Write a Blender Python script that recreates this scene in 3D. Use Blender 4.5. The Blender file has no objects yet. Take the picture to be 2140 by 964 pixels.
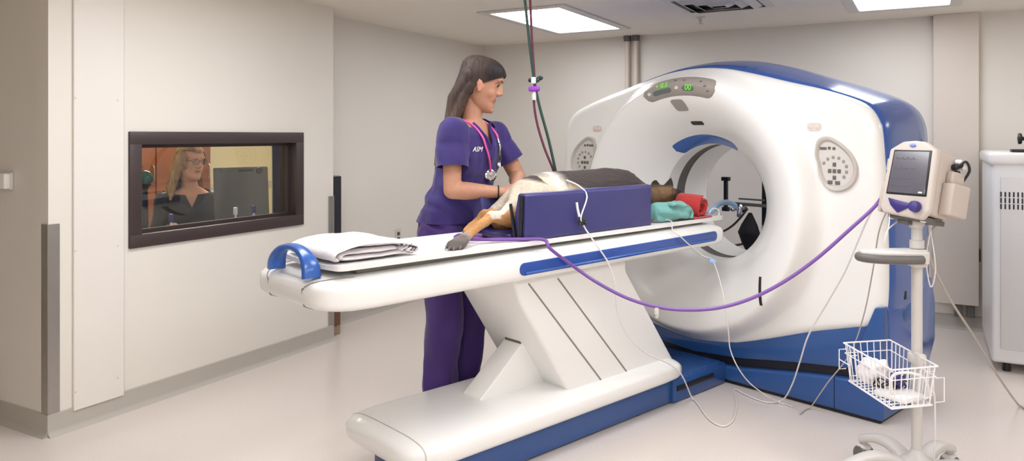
import bpy, bmesh, math, random
from mathutils import Vector, Matrix, noise
V = Vector
random.seed(7)
sc = bpy.context.scene
COL = sc.collection
PI = math.pi
# ------------------------------------------------------------------ camera calibration
FPX, CX, HY, CAMH = 1570.0, 1070.0, 284.0, 1.4
HC = 2.28            # ceiling height
cam = bpy.data.cameras.new('camera'); camo = bpy.data.objects.new('camera', cam); COL.objects.link(camo)
camo.location = (0, 0, CAMH); camo.rotation_euler = (PI/2, 0, 0)
cam.sensor_width = 36; cam.lens = 36*FPX/2140; cam.shift_y = -(482-HY)/2140
cam.clip_start = 0.05
sc.camera = camo

class Fr:
    """a place with its own axes: origin on the floor, turned about z"""
    def __init__(s, o, deg):
        s.o = V((o[0], o[1], o[2] if len(o) > 2 else 0)); s.a = math.radians(deg)
        s.X = V((math.cos(s.a), math.sin(s.a), 0)); s.Y = V((-math.sin(s.a), math.cos(s.a), 0))
    def w(s, p): return s.o + s.X*p[0] + s.Y*p[1] + V((0, 0, p[2]))
    def l(s, w):
        d = V(w)-s.o; return V((d.dot(s.X), d.dot(s.Y), d.z))
    def ray(s, px, py): return V(((px-CX)/FPX, 1, -(py-HY)/FPX))
    def onx(s, px, py, x):
        d = s.ray(px, py); c = V((0, 0, CAMH)); t = ((s.o-c).dot(s.X)+x)/d.dot(s.X); return s.l(c+d*t)
    def ony(s, px, py, y):
        d = s.ray(px, py); c = V((0, 0, CAMH)); t = ((s.o-c).dot(s.Y)+y)/d.dot(s.Y); return s.l(c+d*t)
    def onz(s, px, py, z):
        d = s.ray(px, py); t = (z-CAMH)/d.z; return s.l(V((0, 0, CAMH))+d*t)
    def dep(s, px, py, t): return s.l(V((0, 0, CAMH))+s.ray(px, py)*t)
W = Fr((0, 0, 0), 0)
S = Fr((1.060, 4.4115), -47.5)      # scanner: x along the gantry face, y into the bore
R = Fr((-.282, 7.39), -29)          # room: x along the back wall, y away

# ------------------------------------------------------------------ materials
def lin(c):
    c = c/255.0
    return c/12.92 if c <= .04045 else ((c+.055)/1.055)**2.4
def rgb(t): return (lin(t[0]), lin(t[1]), lin(t[2]), 1)
def M(name, c, rough=.5, metal=0, coat=0, spec=.5, var=0, vscale=8, bump=0, bscale=60, trans=0, sheen=0, sss=0):
    m = bpy.data.materials.new(name); m.use_nodes = True
    nt = m.node_tree; b = nt.nodes['Principled BSDF']
    b.inputs['Base Color'].default_value = rgb(c)
    b.inputs['Roughness'].default_value = rough; b.inputs['Metallic'].default_value = metal
    b.inputs['Coat Weight'].default_value = coat; b.inputs['Coat Roughness'].default_value = .08
    b.inputs['Specular IOR Level'].default_value = spec
    b.inputs['Transmission Weight'].default_value = trans
    b.inputs['Sheen Weight'].default_value = sheen
    if sss:
        b.inputs['Subsurface Weight'].default_value = sss; b.inputs['Subsurface Radius'].default_value = (.01, .004, .002)
    if var or bump:
        tc = nt.nodes.new('ShaderNodeTexCoord')
    if var:
        n = nt.nodes.new('ShaderNodeTexNoise'); n.inputs['Scale'].default_value = vscale; n.inputs['Detail'].default_value = 5
        nt.links.new(tc.outputs['Object'], n.inputs['Vector'])
        mx = nt.nodes.new('ShaderNodeMix'); mx.data_type = 'RGBA'
        r = rgb(c)
        mx.inputs['A'].default_value = tuple(x*(1-var) for x in r[:3])+(1,)
        mx.inputs['B'].default_value = tuple(min(1, x*(1+var)) for x in r[:3])+(1,)
        nt.links.new(n.outputs['Fac'], mx.inputs['Factor']); nt.links.new(mx.outputs['Result'], b.inputs['Base Color'])
    if bump:
        n2 = nt.nodes.new('ShaderNodeTexNoise'); n2.inputs['Scale'].default_value = bscale; n2.inputs['Detail'].default_value = 4
        nt.links.new(tc.outputs['Object'], n2.inputs['Vector'])
        bp = nt.nodes.new('ShaderNodeBump'); bp.inputs['Strength'].default_value = bump; bp.inputs['Distance'].default_value = .004
        nt.links.new(n2.outputs['Fac'], bp.inputs['Height']); nt.links.new(bp.outputs['Normal'], b.inputs['Normal'])
    return m
def Mcol(name, rough=.6, nscale=90, namt=.25, bump=.2, sss=0):
    """colour from the surface's own colour attribute, broken up by fine noise"""
    m = M(name, (200, 200, 200), rough, bump=bump, bscale=nscale, sss=sss); nt = m.node_tree; b = nt.nodes['Principled BSDF']
    a = nt.nodes.new('ShaderNodeAttribute'); a.attribute_name = 'Col'
    tc = nt.nodes.new('ShaderNodeTexCoord')
    n = nt.nodes.new('ShaderNodeTexNoise'); n.inputs['Scale'].default_value = nscale; n.inputs['Detail'].default_value = 6
    nt.links.new(tc.outputs['Object'], n.inputs['Vector'])
    mr = nt.nodes.new('ShaderNodeMapRange'); mr.inputs['From Min'].default_value = .3; mr.inputs['From Max'].default_value = .7
    mr.inputs['To Min'].default_value = 1-namt; mr.inputs['To Max'].default_value = 1+namt
    nt.links.new(n.outputs['Fac'], mr.inputs['Value'])
    mx = nt.nodes.new('ShaderNodeMix'); mx.data_type = 'RGBA'; mx.blend_type = 'MULTIPLY'; mx.inputs['Factor'].default_value = 1
    nt.links.new(a.outputs['Color'], mx.inputs['A']); nt.links.new(mr.outputs['Result'], mx.inputs['B'])
    nt.links.new(mx.outputs['Result'], b.inputs['Base Color'])
    return m
def Memit(name, c, st):
    m = bpy.data.materials.new(name); m.use_nodes = True; nt = m.node_tree
    nt.nodes.remove(nt.nodes['Principled BSDF']); e = nt.nodes.new('ShaderNodeEmission')
    e.inputs['Color'].default_value = rgb(c); e.inputs['Strength'].default_value = st
    nt.links.new(e.outputs[0], nt.nodes['Material Output'].inputs[0]); return m
def Mglass(name):
    m = bpy.data.materials.new(name); m.use_nodes = True; nt = m.node_tree
    nt.nodes.remove(nt.nodes['Principled BSDF'])
    t = nt.nodes.new('ShaderNodeBsdfTransparent'); t.inputs[0].default_value = (.86, .9, .88, 1)
    g = nt.nodes.new('ShaderNodeBsdfGlossy'); g.inputs['Roughness'].default_value = 0.0
    lw = nt.nodes.new('ShaderNodeLayerWeight'); lw.inputs['Blend'].default_value = .5
    p = nt.nodes.new('ShaderNodeMath'); p.operation = 'POWER'; p.inputs[1].default_value = 4.0
    nt.links.new(lw.outputs['Facing'], p.inputs[0])
    mr = nt.nodes.new('ShaderNodeMapRange'); mr.inputs['To Min'].default_value = .12; mr.inputs['To Max'].default_value = 1
    nt.links.new(p.outputs[0], mr.inputs['Value'])
    mx = nt.nodes.new('ShaderNodeMixShader')
    nt.links.new(mr.outputs['Result'], mx.inputs[0]); nt.links.new(t.outputs[0], mx.inputs[1]); nt.links.new(g.outputs[0], mx.inputs[2])
    nt.links.new(mx.outputs[0], nt.nodes['Material Output'].inputs[0]); return m

m_wall = M('wall_paint', (222, 217, 208), .6, var=.02, vscale=3, bump=.04, bscale=220)
m_ceil = M('ceiling_paint', (230, 223, 212), .8, var=.02)
m_base = M('cove_base_vinyl', (176, 170, 161), .45)
m_panel = M('lead_panel_paint', (224, 219, 212), .5, var=.015, vscale=3)
m_steel = M('brushed_steel', (186, 182, 176), .4, metal=1, var=.08, vscale=30)
m_chrome = M('chrome', (215, 215, 218), .12, metal=1)
m_frame = M('window_bronze', (62, 50, 50), .4, var=.06)
m_glass = Mglass('window_glass')
m_white = M('gantry_white', (234, 233, 230), .28, coat=.25)
m_white2 = M('table_white', (230, 229, 226), .3, coat=.25)
m_tray = M('cradle_white', (232, 230, 228), .35)
m_blue = M('gantry_blue', (38, 82, 158), .22, coat=.5)
m_bluelow = M('base_blue', (40, 80, 140), .32, coat=.2)
m_blueacc = M('accent_blue', (40, 90, 168), .3, coat=.3)
m_bluedk = M('accent_blue_deep', (30, 70, 150), .3, coat=.2)
m_navy = M('gap_black', (22, 22, 34), .5)
m_black = M('black_plastic', (24, 24, 26), .45)
m_blackrub = M('black_rubber', (20, 20, 22), .7)
m_grey = M('grey_plastic', (190, 184, 177), .45)
m_dgrey = M('dark_grey', (98, 94, 90), .5)
m_lgrey = M('light_grey_plastic', (205, 201, 196), .4)
m_seam = M('seam_grey', (128, 124, 116), .6)
m_display = M('display_panel_grey', (150, 143, 136), .3)
m_lcd = M('lcd_glass', (96, 108, 104), .12)
m_green = Memit('green_digits', (120, 235, 60), 1.2)
m_beige = M('monitor_beige', (198, 188, 180), .42)
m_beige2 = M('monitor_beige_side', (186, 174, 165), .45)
m_screen = M('monitor_screen', (88, 86, 96), .15, coat=.4, var=.06, vscale=14)
m_indigo = M('indigo_plastic', (58, 46, 116), .35)
m_vinyl = M('purple_navy_vinyl', (54, 53, 108), .36, var=.06, vscale=6, bump=.3, bscale=16)
m_vinyl2 = M('indigo_vinyl', (44, 38, 92), .34, bump=.1, bscale=14)
m_purhose = M('purple_hose', (112, 72, 150), .4)
m_green_h = M('dark_green_hose', (34, 66, 58), .4)
m_plum_h = M('plum_hose', (112, 44, 76), .4)
m_wire = M('white_wire', (222, 218, 216), .4)
m_cord = M('grey_cord', (176, 168, 160), .5)
m_towel = M('white_towel', (226, 221, 221), .95, var=.04, vscale=40, bump=.5, bscale=130, sheen=.2)
m_teal = M('teal_cloth', (112, 170, 164), .95, var=.08, vscale=30, bump=.5, bscale=140, sheen=.2)
m_red = M('red_cloth', (176, 46, 44), .9, var=.08, vscale=30, bump=.5, bscale=160, sheen=.25)
m_scrub = M('scrub_purple', (48, 34, 100), .85, var=.12, vscale=9, bump=.2, bscale=300, sheen=.15)
m_pants = M('scrub_trousers_purple', (66, 40, 108), .85, var=.1, vscale=7, bump=.2, bscale=300, sheen=.15)
m_skin = Mcol('skin', .55, 60, .05, .05, sss=.05)
m_fur = Mcol('dog_fur', .85, 70, .14, .5)
m_pink = M('pink_tubing', (226, 84, 160), .35)
m_metalw = M('white_metal_wire', (232, 230, 232), .3)
m_ltblue = M('pale_blue_tube', (150, 186, 222), .3)
m_brownh = M('brown_hose', (84, 66, 60), .5)
m_cart = M('cart_grey', (198, 194, 190), .38)
m_wood = M('brown_wood', (118, 66, 40), .45, var=.25, vscale=7)
m_yellowwall = M('cream_wall', (230, 220, 186), .7)
m_desk = M('desk_grey', (120, 116, 112), .5)
m_imac = M('screen_back_grey', (92, 90, 90), .6, var=.05)

def Mfloor():
    m = M('vinyl_floor', (222, 207, 194), .19); nt = m.node_tree; b = nt.nodes['Principled BSDF']
    tc = nt.nodes.new('ShaderNodeTexCoord')
    n = nt.nodes.new('ShaderNodeTexNoise'); n.inputs['Scale'].default_value = 90; n.inputs['Detail'].default_value = 6
    n2 = nt.nodes.new('ShaderNodeTexNoise'); n2.inputs['Scale'].default_value = 1.2; n2.inputs['Detail'].default_value = 3
    nt.links.new(tc.outputs['Object'], n.inputs['Vector']); nt.links.new(tc.outputs['Object'], n2.inputs['Vector'])
    mx = nt.nodes.new('ShaderNodeMix'); mx.data_type = 'RGBA'
    mx.inputs['A'].default_value = rgb((212, 202, 194)); mx.inputs['B'].default_value = rgb((224, 214, 206))
    nt.links.new(n.outputs['Fac'], mx.inputs['Factor'])
    nt.links.new(mx.outputs['Result'], b.inputs['Base Color'])
    return m
m_floor = Mfloor()
def Mprint():
    m = M('printed_towel', (236, 230, 230), .95); nt = m.node_tree; b = nt.nodes['Principled BSDF']
    tc = nt.nodes.new('ShaderNodeTexCoord'); n = nt.nodes.new('ShaderNodeTexNoise')
    n.inputs['Scale'].default_value = 55; n.inputs['Detail'].default_value = 1; n.inputs['Distortion'].default_value = 1.5
    nt.links.new(tc.outputs['Object'], n.inputs['Vector'])
    cr = nt.nodes.new('ShaderNodeValToRGB'); cr.color_ramp.elements[0].position = .54; cr.color_ramp.elements[1].position = .58
    cr.color_ramp.elements[0].color = rgb((236, 230, 230)); cr.color_ramp.elements[1].color = rgb((70, 62, 66))
    nt.links.new(n.outputs['Fac'], cr.inputs['Fac']); nt.links.new(cr.outputs['Color'], b.inputs['Base Color']); return m
m_print = Mprint()
def Mhair(name, c0, c1, zlo, zhi):
    """hair: colour from root to tip by height, with fine strands"""
    m = M(name, c0, .6, spec=.3); nt = m.node_tree; b = nt.nodes['Principled BSDF']
    a = nt.nodes.new('ShaderNodeAttribute'); a.attribute_name = 'Col'
    tc = nt.nodes.new('ShaderNodeTexCoord'); mp = nt.nodes.new('ShaderNodeMapping'); mp.inputs['Scale'].default_value = (160, 160, 9)
    n = nt.nodes.new('ShaderNodeTexNoise'); n.inputs['Scale'].default_value = 1; n.inputs['Detail'].default_value = 5
    nt.links.new(tc.outputs['Object'], mp.inputs[0]); nt.links.new(mp.outputs[0], n.inputs['Vector'])
    mr = nt.nodes.new('ShaderNodeMapRange'); mr.inputs['From Min'].default_value = .3; mr.inputs['From Max'].default_value = .7
    mr.inputs['To Min'].default_value = .6; mr.inputs['To Max'].default_value = 1.3
    nt.links.new(n.outputs['Fac'], mr.inputs['Value'])
    mx = nt.nodes.new('ShaderNodeMix'); mx.data_type = 'RGBA'; mx.blend_type = 'MULTIPLY'; mx.inputs['Factor'].default_value = 1
    nt.links.new(a.outputs['Color'], mx.inputs['A']); nt.links.new(mr.outputs['Result'], mx.inputs['B'])
    nt.links.new(mx.outputs['Result'], b.inputs['Base Color'])
    bp = nt.nodes.new('ShaderNodeBump'); bp.inputs['Strength'].default_value = .35; bp.inputs['Distance'].default_value = .003
    nt.links.new(n.outputs['Fac'], bp.inputs['Height']); nt.links.new(bp.outputs['Normal'], b.inputs['Normal'])
    return m
m_hair = Mhair('hair_strands', (70, 55, 48), None, 0, 0)

# ------------------------------------------------------------------ mesh builder
def spline(pts, sub=8, closed=False):
    pts = [V(p) for p in pts]; n = len(pts); out = []
    if n < 3 and not closed: return [pts[0].lerp(pts[-1], i/sub) for i in range(sub+1)]
    for i in range(n if closed else n-1):
        if closed: p0, p1, p2, p3 = pts[i-1], pts[i], pts[(i+1) % n], pts[(i+2) % n]
        else: p0, p1, p2, p3 = pts[max(i-1, 0)], pts[i], pts[i+1], pts[min(i+2, n-1)]
        for k in range(sub):
            t = k/sub; t2 = t*t; t3 = t2*t
            out.append(.5*((2*p1)+(p2-p0)*t+(2*p0-5*p1+4*p2-p3)*t2+(3*p1-p0-3*p2+p3)*t3))
    if not closed: out.append(pts[-1])
    return out
def lerpl(xs, ys, x):
    if x <= xs[0]: return ys[0]
    for i in range(len(xs)-1):
        if x <= xs[i+1]:
            t = (x-xs[i])/(xs[i+1]-xs[i]); return ys[i]+(ys[i+1]-ys[i])*t
    return ys[-1]
class B:
    def __init__(s): s.v = []; s.f = []; s.m = []
    def geo(s, vs, fs, mi=0):
        o = len(s.v); s.v += [V(v) for v in vs]
        for f in fs: s.f.append([i+o for i in f]); s.m.append(mi)
        return s
    def bm(s, bm, mat=None, mi=0):
        bm.verts.index_update()
        vs = [(mat @ v.co) if mat else v.co.copy() for v in bm.verts]
        s.geo(vs, [[v.index for v in f.verts] for f in bm.faces], mi); bm.free(); return s
    def rbox(s, c, size, r=.006, seg=3, rot=None, mi=0):
        bm = bmesh.new(); bmesh.ops.create_cube(bm, size=1)
        for v in bm.verts: v.co = V((v.co.x*size[0], v.co.y*size[1], v.co.z*size[2]))
        r = min(r, min(size)*.49)
        if r > 0: bmesh.ops.bevel(bm, geom=bm.edges[:], offset=r, segments=seg, profile=.5, affect='EDGES')
        m = Matrix.Translation(V(c)) @ (rot.to_4x4() if rot else Matrix.Identity(4))
        return s.bm(bm, m, mi)
    def prism(s, poly, axis, a, b, bev=0, seg=2, mi=0):
        def P(u, w, t): return V((t, u, w)) if axis == 'x' else V((u, t, w)) if axis == 'y' else V((u, w, t))
        bm = bmesh.new(); n = len(poly)
        v0 = [bm.verts.new(P(u, w, a)) for u, w in poly]; v1 = [bm.verts.new(P(u, w, b)) for u, w in poly]
        bm.faces.new(v0[::-1]); bm.faces.new(v1)
        for i in range(n): bm.faces.new([v0[i], v0[(i+1) % n], v1[(i+1) % n], v1[i]])
        bmesh.ops.recalc_face_normals(bm, faces=bm.faces[:])
        if bev: 
            es = [e for e in bm.edges if len(e.link_faces) == 2 and e.calc_face_angle(0) > .35]
            bmesh.ops.bevel(bm, geom=es, offset=bev, segments=seg, profile=.5, affect='EDGES', clamp_overlap=True)
        return s.bm(bm, None, mi)
    def loft(s, rings, cap=True, mi=0, loop=False):
        n = len(rings[0]); vs = [p for r in rings for p in r]; fs = []
        k = len(rings)
        for i in range(k if loop else k-1):
            for j in range(n):
                a, b = i*n+j, i*n+(j+1) % n; c, d = ((i+1) % k)*n+(j+1) % n, ((i+1) % k)*n+j
                fs.append([a, b, c, d])
        if cap and not loop: fs.append(list(range(n))[::-1]); fs.append([(k-1)*n+j for j in range(n)])
        return s.geo(vs, fs, mi)
    def tube(s, pts, r, n=10, sub=8, mi=0, flat=1.0, smooth=True, cap=True):
        p = spline(pts, sub) if smooth and len(pts) > 2 else [V(q) for q in pts]
        k = len(p); rs = r if isinstance(r, (list, tuple)) else [r]
        def rad(i):
            x = i/(k-1)*(len(rs)-1); j = min(int(x), len(rs)-2) if len(rs) > 1 else 0
            return rs[0] if len(rs) == 1 else rs[j]+(rs[j+1]-rs[j])*(x-j)
        t = (p[1]-p[0]).normalized(); u = t.cross(V((0, 0, 1)))
        if u.length < .1: u = t.cross(V((0, 1, 0)))
        u.normalize(); rings = []
        for i in range(k):
            t2 = (p[min(i+1, k-1)]-p[max(i-1, 0)])
            if t2.length > 1e-9: t2.normalize()
            else: t2 = t
            u = (u-t2*u.dot(t2)).normalized(); w = t2.cross(u); t = t2
            rings.append([p[i]+(u*math.cos(2*PI*j/n)+w*math.sin(2*PI*j/n)*flat)*rad(i) for j in range(n)])
        return s.loft(rings, cap, mi)
    def lead(s, pts, r, n=8):
        """a cable that never sinks into the floor"""
        return s.tube([V((q.x, q.y, max(q.z, r+.002))) for q in spline(pts, 8)], r, n, smooth=False)
    def ell(s, c, r3, rot=None, nu=20, nv=12, mi=0):
        if not hasattr(r3, '__len__'): r3 = (r3,)*3
        vs = []; fs = []
        for i in range(1, nv):
            a = PI*i/nv
            for j in range(nu): 
                b = 2*PI*j/nu; vs.append(V((r3[0]*math.sin(a)*math.cos(b), r3[1]*math.sin(a)*math.sin(b), r3[2]*math.cos(a))))
        top = len(vs); vs += [V((0, 0, r3[2])), V((0, 0, -r3[2]))]
        for i in range(nv-2):
            for j in range(nu): fs.append([i*nu+j, (i+1)*nu+j, (i+1)*nu+(j+1) % nu, i*nu+(j+1) % nu])
        for j in range(nu): fs.append([top, j, (j+1) % nu]); fs.append([top+1, (nv-2)*nu+(j+1) % nu, (nv-2)*nu+j])
        if rot: vs = [rot @ v for v in vs]
        return s.geo([v+V(c) for v in vs], fs, mi)
    def cone(s, p0, r0, p1, r1, n=16, mi=0, flat=1.0, side=None, ends=True):
        """tapered capsule"""
        p0, p1 = V(p0), V(p1); ax = (p1-p0)
        if ax.length < 1e-6: return s.ell(p0, r0)
        ax.normalize(); u = V(side) if side is not None else ax.cross(V((0, 0, 1)))
        u = u-ax*u.dot(ax)
        if u.length < .1: u = ax.cross(V((1, 0, 0)))
        u.normalize(); w = ax.cross(u); rings = []
        def ring(c, r): return [c+(u*math.cos(2*PI*j/n)+w*math.sin(2*PI*j/n)*flat)*r for j in range(n)]
        m = 5
        for k in range(1, m+1):
            a = PI/2*(1-k/m); 
            rings.append(ring(p0-ax*(r0*math.sin(a)), max(r0*math.cos(a), r0*.02)))
        for k in range(0, m):
            a = PI/2*k/m; rings.append(ring(p1+ax*(r1*math.sin(a)), max(r1*math.cos(a), r1*.02)))
        return s.loft(rings, True, mi)
    def lathe(s, prof, c=(0, 0, 0), ax=(0, 0, 1), n=32, mi=0, cap=True):
        ax = V(ax).normalized(); u = ax.cross(V((0, 1, 0)))
        if u.length < .1: u = ax.cross(V((1, 0, 0)))
        u.normalize(); w = ax.cross(u); c = V(c)
        return s.loft([[c+ax*h+(u*math.cos(2*PI*j/n)+w*math.sin(2*PI*j/n))*max(r, 1e-5) for j in range(n)] for r, h in prof], cap, mi)
    def x(s, mat): s.v = [mat @ v for v in s.v]; return s
    def quad(s, a, b, c, d, mi=0): return s.geo([a, b, c, d], [[0, 1, 2, 3]], mi)

ORG = {}
def mesh_of(name, b, mats, colf=None, sharp=35, flat=False):
    me = bpy.data.meshes.new(name); me.from_pydata([tuple(v) for v in b.v], [], b.f)
    mats = mats if isinstance(mats, (list, tuple)) else [mats]
    for m in mats: me.materials.append(m)
    for p, mi in zip(me.polygons, b.m): p.material_index = mi; p.use_smooth = not flat
    bm = bmesh.new(); bm.from_mesh(me); bmesh.ops.recalc_face_normals(bm, faces=bm.faces[:]); bm.to_mesh(me); bm.free()
    if not flat: me.set_sharp_from_angle(angle=math.radians(sharp))
    return me
def tag(o, label=None, cat=None, group=None, kind=None):
    if label: o['label'] = label
    if cat: o['category'] = cat
    if group: o['group'] = group
    if kind: o['kind'] = kind
    return o
def thing(name, label, cat, fr=W, org=(0, 0, 0), group=None):
    o = bpy.data.objects.new(name, None); COL.objects.link(o); o.empty_display_size = .1
    o.location = fr.w(org); o.rotation_euler = (0, 0, fr.a); ORG[o.name] = V(org)
    return tag(o, label, cat, group)
def part(name, b, mats, parent, label=None, colf=None, sharp=35, kind=None, org=None):
    """a piece of a thing (or of a part); its points are in the same frame as the thing's"""
    root = parent
    while root.parent: root = root.parent
    off = ORG[root.name]
    cols = [colf(v) for v in b.v] if colf else None
    bb = B(); bb.v = [v-off for v in b.v]; bb.f = b.f; bb.m = b.m
    me = mesh_of(name, bb, mats, sharp=sharp)
    if cols: setcol(me, cols)
    o = bpy.data.objects.new(name, me); COL.objects.link(o); o.parent = parent
    if label: o['label'] = label
    if kind: o['kind'] = kind
    return o
def setcol(me, cols):
    a = me.color_attributes.new('Col', 'FLOAT_COLOR', 'POINT')
    for i, c in enumerate(cols): a.data[i].color = rgb(c)
def single(name, b, mats, label=None, cat=None, fr=W, org=(0, 0, 0), group=None, kind=None, colf=None, sharp=35):
    cols = [colf(v) for v in b.v] if colf else None
    bb = B(); bb.v = [v-V(org) for v in b.v]; bb.f = b.f; bb.m = b.m
    me = mesh_of(name, bb, mats, sharp=sharp)
    if cols: setcol(me, cols)
    o = bpy.data.objects.new(name, me); COL.objects.link(o)
    o.location = fr.w(org); o.rotation_euler = (0, 0, fr.a); ORG[o.name] = V(org)
    return tag(o, label, cat, group, kind)
def remesh(b, voxel, it=4, fac=.5):
    me = bpy.data.meshes.new('t'); me.from_pydata([tuple(v) for v in b.v], [], b.f)
    o = bpy.data.objects.new('t', me); COL.objects.link(o)
    m = o.modifiers.new('r', 'REMESH'); m.mode = 'VOXEL'; m.voxel_size = voxel
    if it:
        s2 = o.modifiers.new('s', 'SMOOTH'); s2.factor = fac; s2.iterations = it
    dg = bpy.context.evaluated_depsgraph_get(); ev = o.evaluated_get(dg); em = ev.to_mesh()
    out = B(); out.v = [v.co.copy() for v in em.vertices]; out.f = [list(p.vertices) for p in em.polygons]; out.m = [0]*len(out.f)
    ev.to_mesh_clear(); bpy.data.objects.remove(o); bpy.data.meshes.remove(me)
    return out
def normals(b):
    me = bpy.data.meshes.new('t'); me.from_pydata([tuple(v) for v in b.v], [], b.f)
    n = [v.normal.copy() for v in me.vertices]; bpy.data.meshes.remove(me); return n
def displace(b, f):
    n = normals(b); b.v = [v+k*f(v, k) for v, k in zip(b.v, n)]; return b
def keep(b, test):
    """drop the faces whose corners all fail the test"""
    fs = []; ms = []
    for f, m in zip(b.f, b.m):
        if all(test(b.v[i]) for i in f): fs.append(f); ms.append(m)
    used = sorted({i for f in fs for i in f}); mp = {i: k for k, i in enumerate(used)}
    o = B(); o.v = [b.v[i] for i in used]; o.f = [[mp[i] for i in f] for f in fs]; o.m = ms; return o
def cut(b, planes, test):
    """slice along planes (point, normal) for clean edges, then keep the faces whose centre passes"""
    bm = bmesh.new(); vs = [bm.verts.new(v) for v in b.v]
    for f in b.f:
        try: bm.faces.new([vs[i] for i in f])
        except ValueError: pass
    for p, n in planes: bmesh.ops.bisect_plane(bm, geom=bm.verts[:]+bm.edges[:]+bm.faces[:], plane_co=p, plane_no=n, dist=1e-5)
    bad = [f for f in bm.faces if not test(f.calc_center_median())]
    bmesh.ops.delete(bm, geom=bad, context='FACES')
    return B().bm(bm)
def shell(b, t):
    """give a cut sheet thickness t inwards"""
    n = normals(b); k = len(b.v); o = B(); o.v = list(b.v)+[v-q*t for v, q in zip(b.v, n)]
    o.f = [list(f) for f in b.f]+[[i+k for i in f][::-1] for f in b.f]; cnt = {}
    for f in b.f:
        for i in range(len(f)): 
            e = (f[i], f[(i+1) % len(f)]); cnt[e] = cnt.get(e, 0)+1
    for (a, c) in list(cnt):
        if (c, a) not in cnt: o.f.append([c, a, a+k, c+k])
    o.m = [0]*len(o.f); return o
def superring(cx, cz, w, h, y, n=40, e=4.0):
    out = []
    for j in range(n):
        a = 2*PI*j/n; c, s_ = math.cos(a), math.sin(a)
        out.append(V((cx+w*math.copysign(abs(c)**(2/e), c), y, cz+h*math.copysign(abs(s_)**(2/e), s_))))
    return out
def text_mesh(txt, size, ext=0.0004, shear=0):
    cu = bpy.data.curves.new('t', 'FONT'); cu.body = txt; cu.size = size; cu.extrude = ext; cu.align_x = 'CENTER'; cu.align_y = 'CENTER'; cu.shear = shear
    o = bpy.data.objects.new('t', cu); COL.objects.link(o)
    dg = bpy.context.evaluated_depsgraph_get(); ev = o.evaluated_get(dg); em = ev.to_mesh()
    b = B(); b.v = [v.co.copy() for v in em.vertices]; b.f = [list(p.vertices) for p in em.polygons]; b.m = [0]*len(b.f)
    ev.to_mesh_clear(); bpy.data.objects.remove(o); bpy.data.curves.remove(cu); return b
# ------------------------------------------------------------------ the room
PW, QC, QE = .255, -4.32, -2.41      # window wall plane, its near corner, its far end
def st(name, b, m, **k): return single(name, b, m, fr=R, kind='structure', **k)
b = B(); b.rbox((1.6, -4.6, -.05), (11.5, 11.5, .1), 0); st('floor', b, m_floor)
b = B(); b.rbox((1.6, -4.6, HC+.05), (11.5, 11.5, .1), 0); st('ceiling', b, m_ceil)
b = B(); b.rbox((3.4, .1, HC/2), (7.2, .2, HC), 0); st('wall_back', b, m_wall)
b = B(); b.rbox((-.06, -1.2, HC/2), (.12, 2.42, HC), 0); st('wall_alcove', b, m_wall)
# window wall with its opening
wa = R.onx(268, 400, PW).y; wb = R.onx(632, 400, PW).y
z0, z1 = .822, 1.422; fw = .068
oa, ob, oz0, oz1 = wa+fw-.012, wb-fw+.012, z0+fw-.012, z1-fw+.012
T = .22
b = B()
for (qa, qb, za, zb) in ((QC, oa, 0, HC), (ob, QE, 0, HC), (oa, ob, 0, oz0), (oa, ob, oz1, HC)):
    b.rbox((PW-T/2, (qa+qb)/2, (za+zb)/2), (T, qb-qa, zb-za), 0)
st('wall_left', b, m_wall)
b = B(); b.rbox((-1.4, QC+.1, HC/2), (3.1, .2, HC), 0); st('wall_return', b, m_wall)
b = B(); b.rbox((7.1, -4.2, HC/2), (.2, 8.8, HC), 0); st('wall_right', b, m_wall)
b = B(); b.rbox((2.0, -8.6, HC/2), (10.4, .2, HC), 0); st('wall_near', b, m_wall)
b = B(); b.rbox((-3.1, -6.4, HC/2), (.2, 4.6, HC), 0); st('wall_corridor', b, m_wall)
# coved vinyl base, 10 cm
def cove(name, pts_in, pts_nrm):
    """skirting along a straight run: a flat strip with a cove at the floor"""
    (a, c), n = pts_in, V(pts_nrm); b = B()
    prof = [(.006, .0), (.03, 0), (.026, .004), (.014, .012), (.008, .026), (.007, .1), (.002, .104), (0, .104), (0, 0)]
    rings = []
    for p in (V(a), V(c)): rings.append([p+n*u+V((0, 0, z)) for u, z in prof])
    b.loft(rings); st(name, b, m_base)
cove('baseboard_left', ((PW, QC-.006, 0), (PW, QE, 0)), (1, 0, 0))
cove('baseboard_return', ((-2.9, QC, 0), (PW+.006, QC, 0)), (0, -1, 0))
cove('baseboard_alcove', ((0, QE, 0), (0, 0, 0)), (1, 0, 0))
cove('baseboard_back', ((0, 0, 0), (7, 0, 0)), (0, -1, 0))
cove('baseboard_right', ((7, 0, 0), (7, -8.5, 0)), (-1, 0, 0))
# lead-lined overlay panels on the window wall
p1a = R.onx(151, 700, PW).y; p1b = R.onx(256, 700, PW).y
pb = R.onx(151, 861, PW+.012).z
b = B(); b.rbox((PW+.007, (p1a+p1b)/2, (HC+pb)/2), (.014, p1b-p1a, HC-pb), .002, 1)
for (px, py) in ((158, 205), (158, 525), (158, 820), (246, 210), (246, 515), (246, 790)):
    q = R.onx(px, py, PW+.014); b.lathe([(.0, .002), (.005, .0015), (.006, 0)], (PW+.0135, q.y, q.z), (1, 0, 0), 12, mi=1)
st('trim_1', b, [m_panel, m_lgrey])
b = B(); b.rbox((PW+.002, p1b+.004, (HC+.104)/2), (.004, .004, HC-.104), 0); st('trim_2', b, m_seam)
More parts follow.
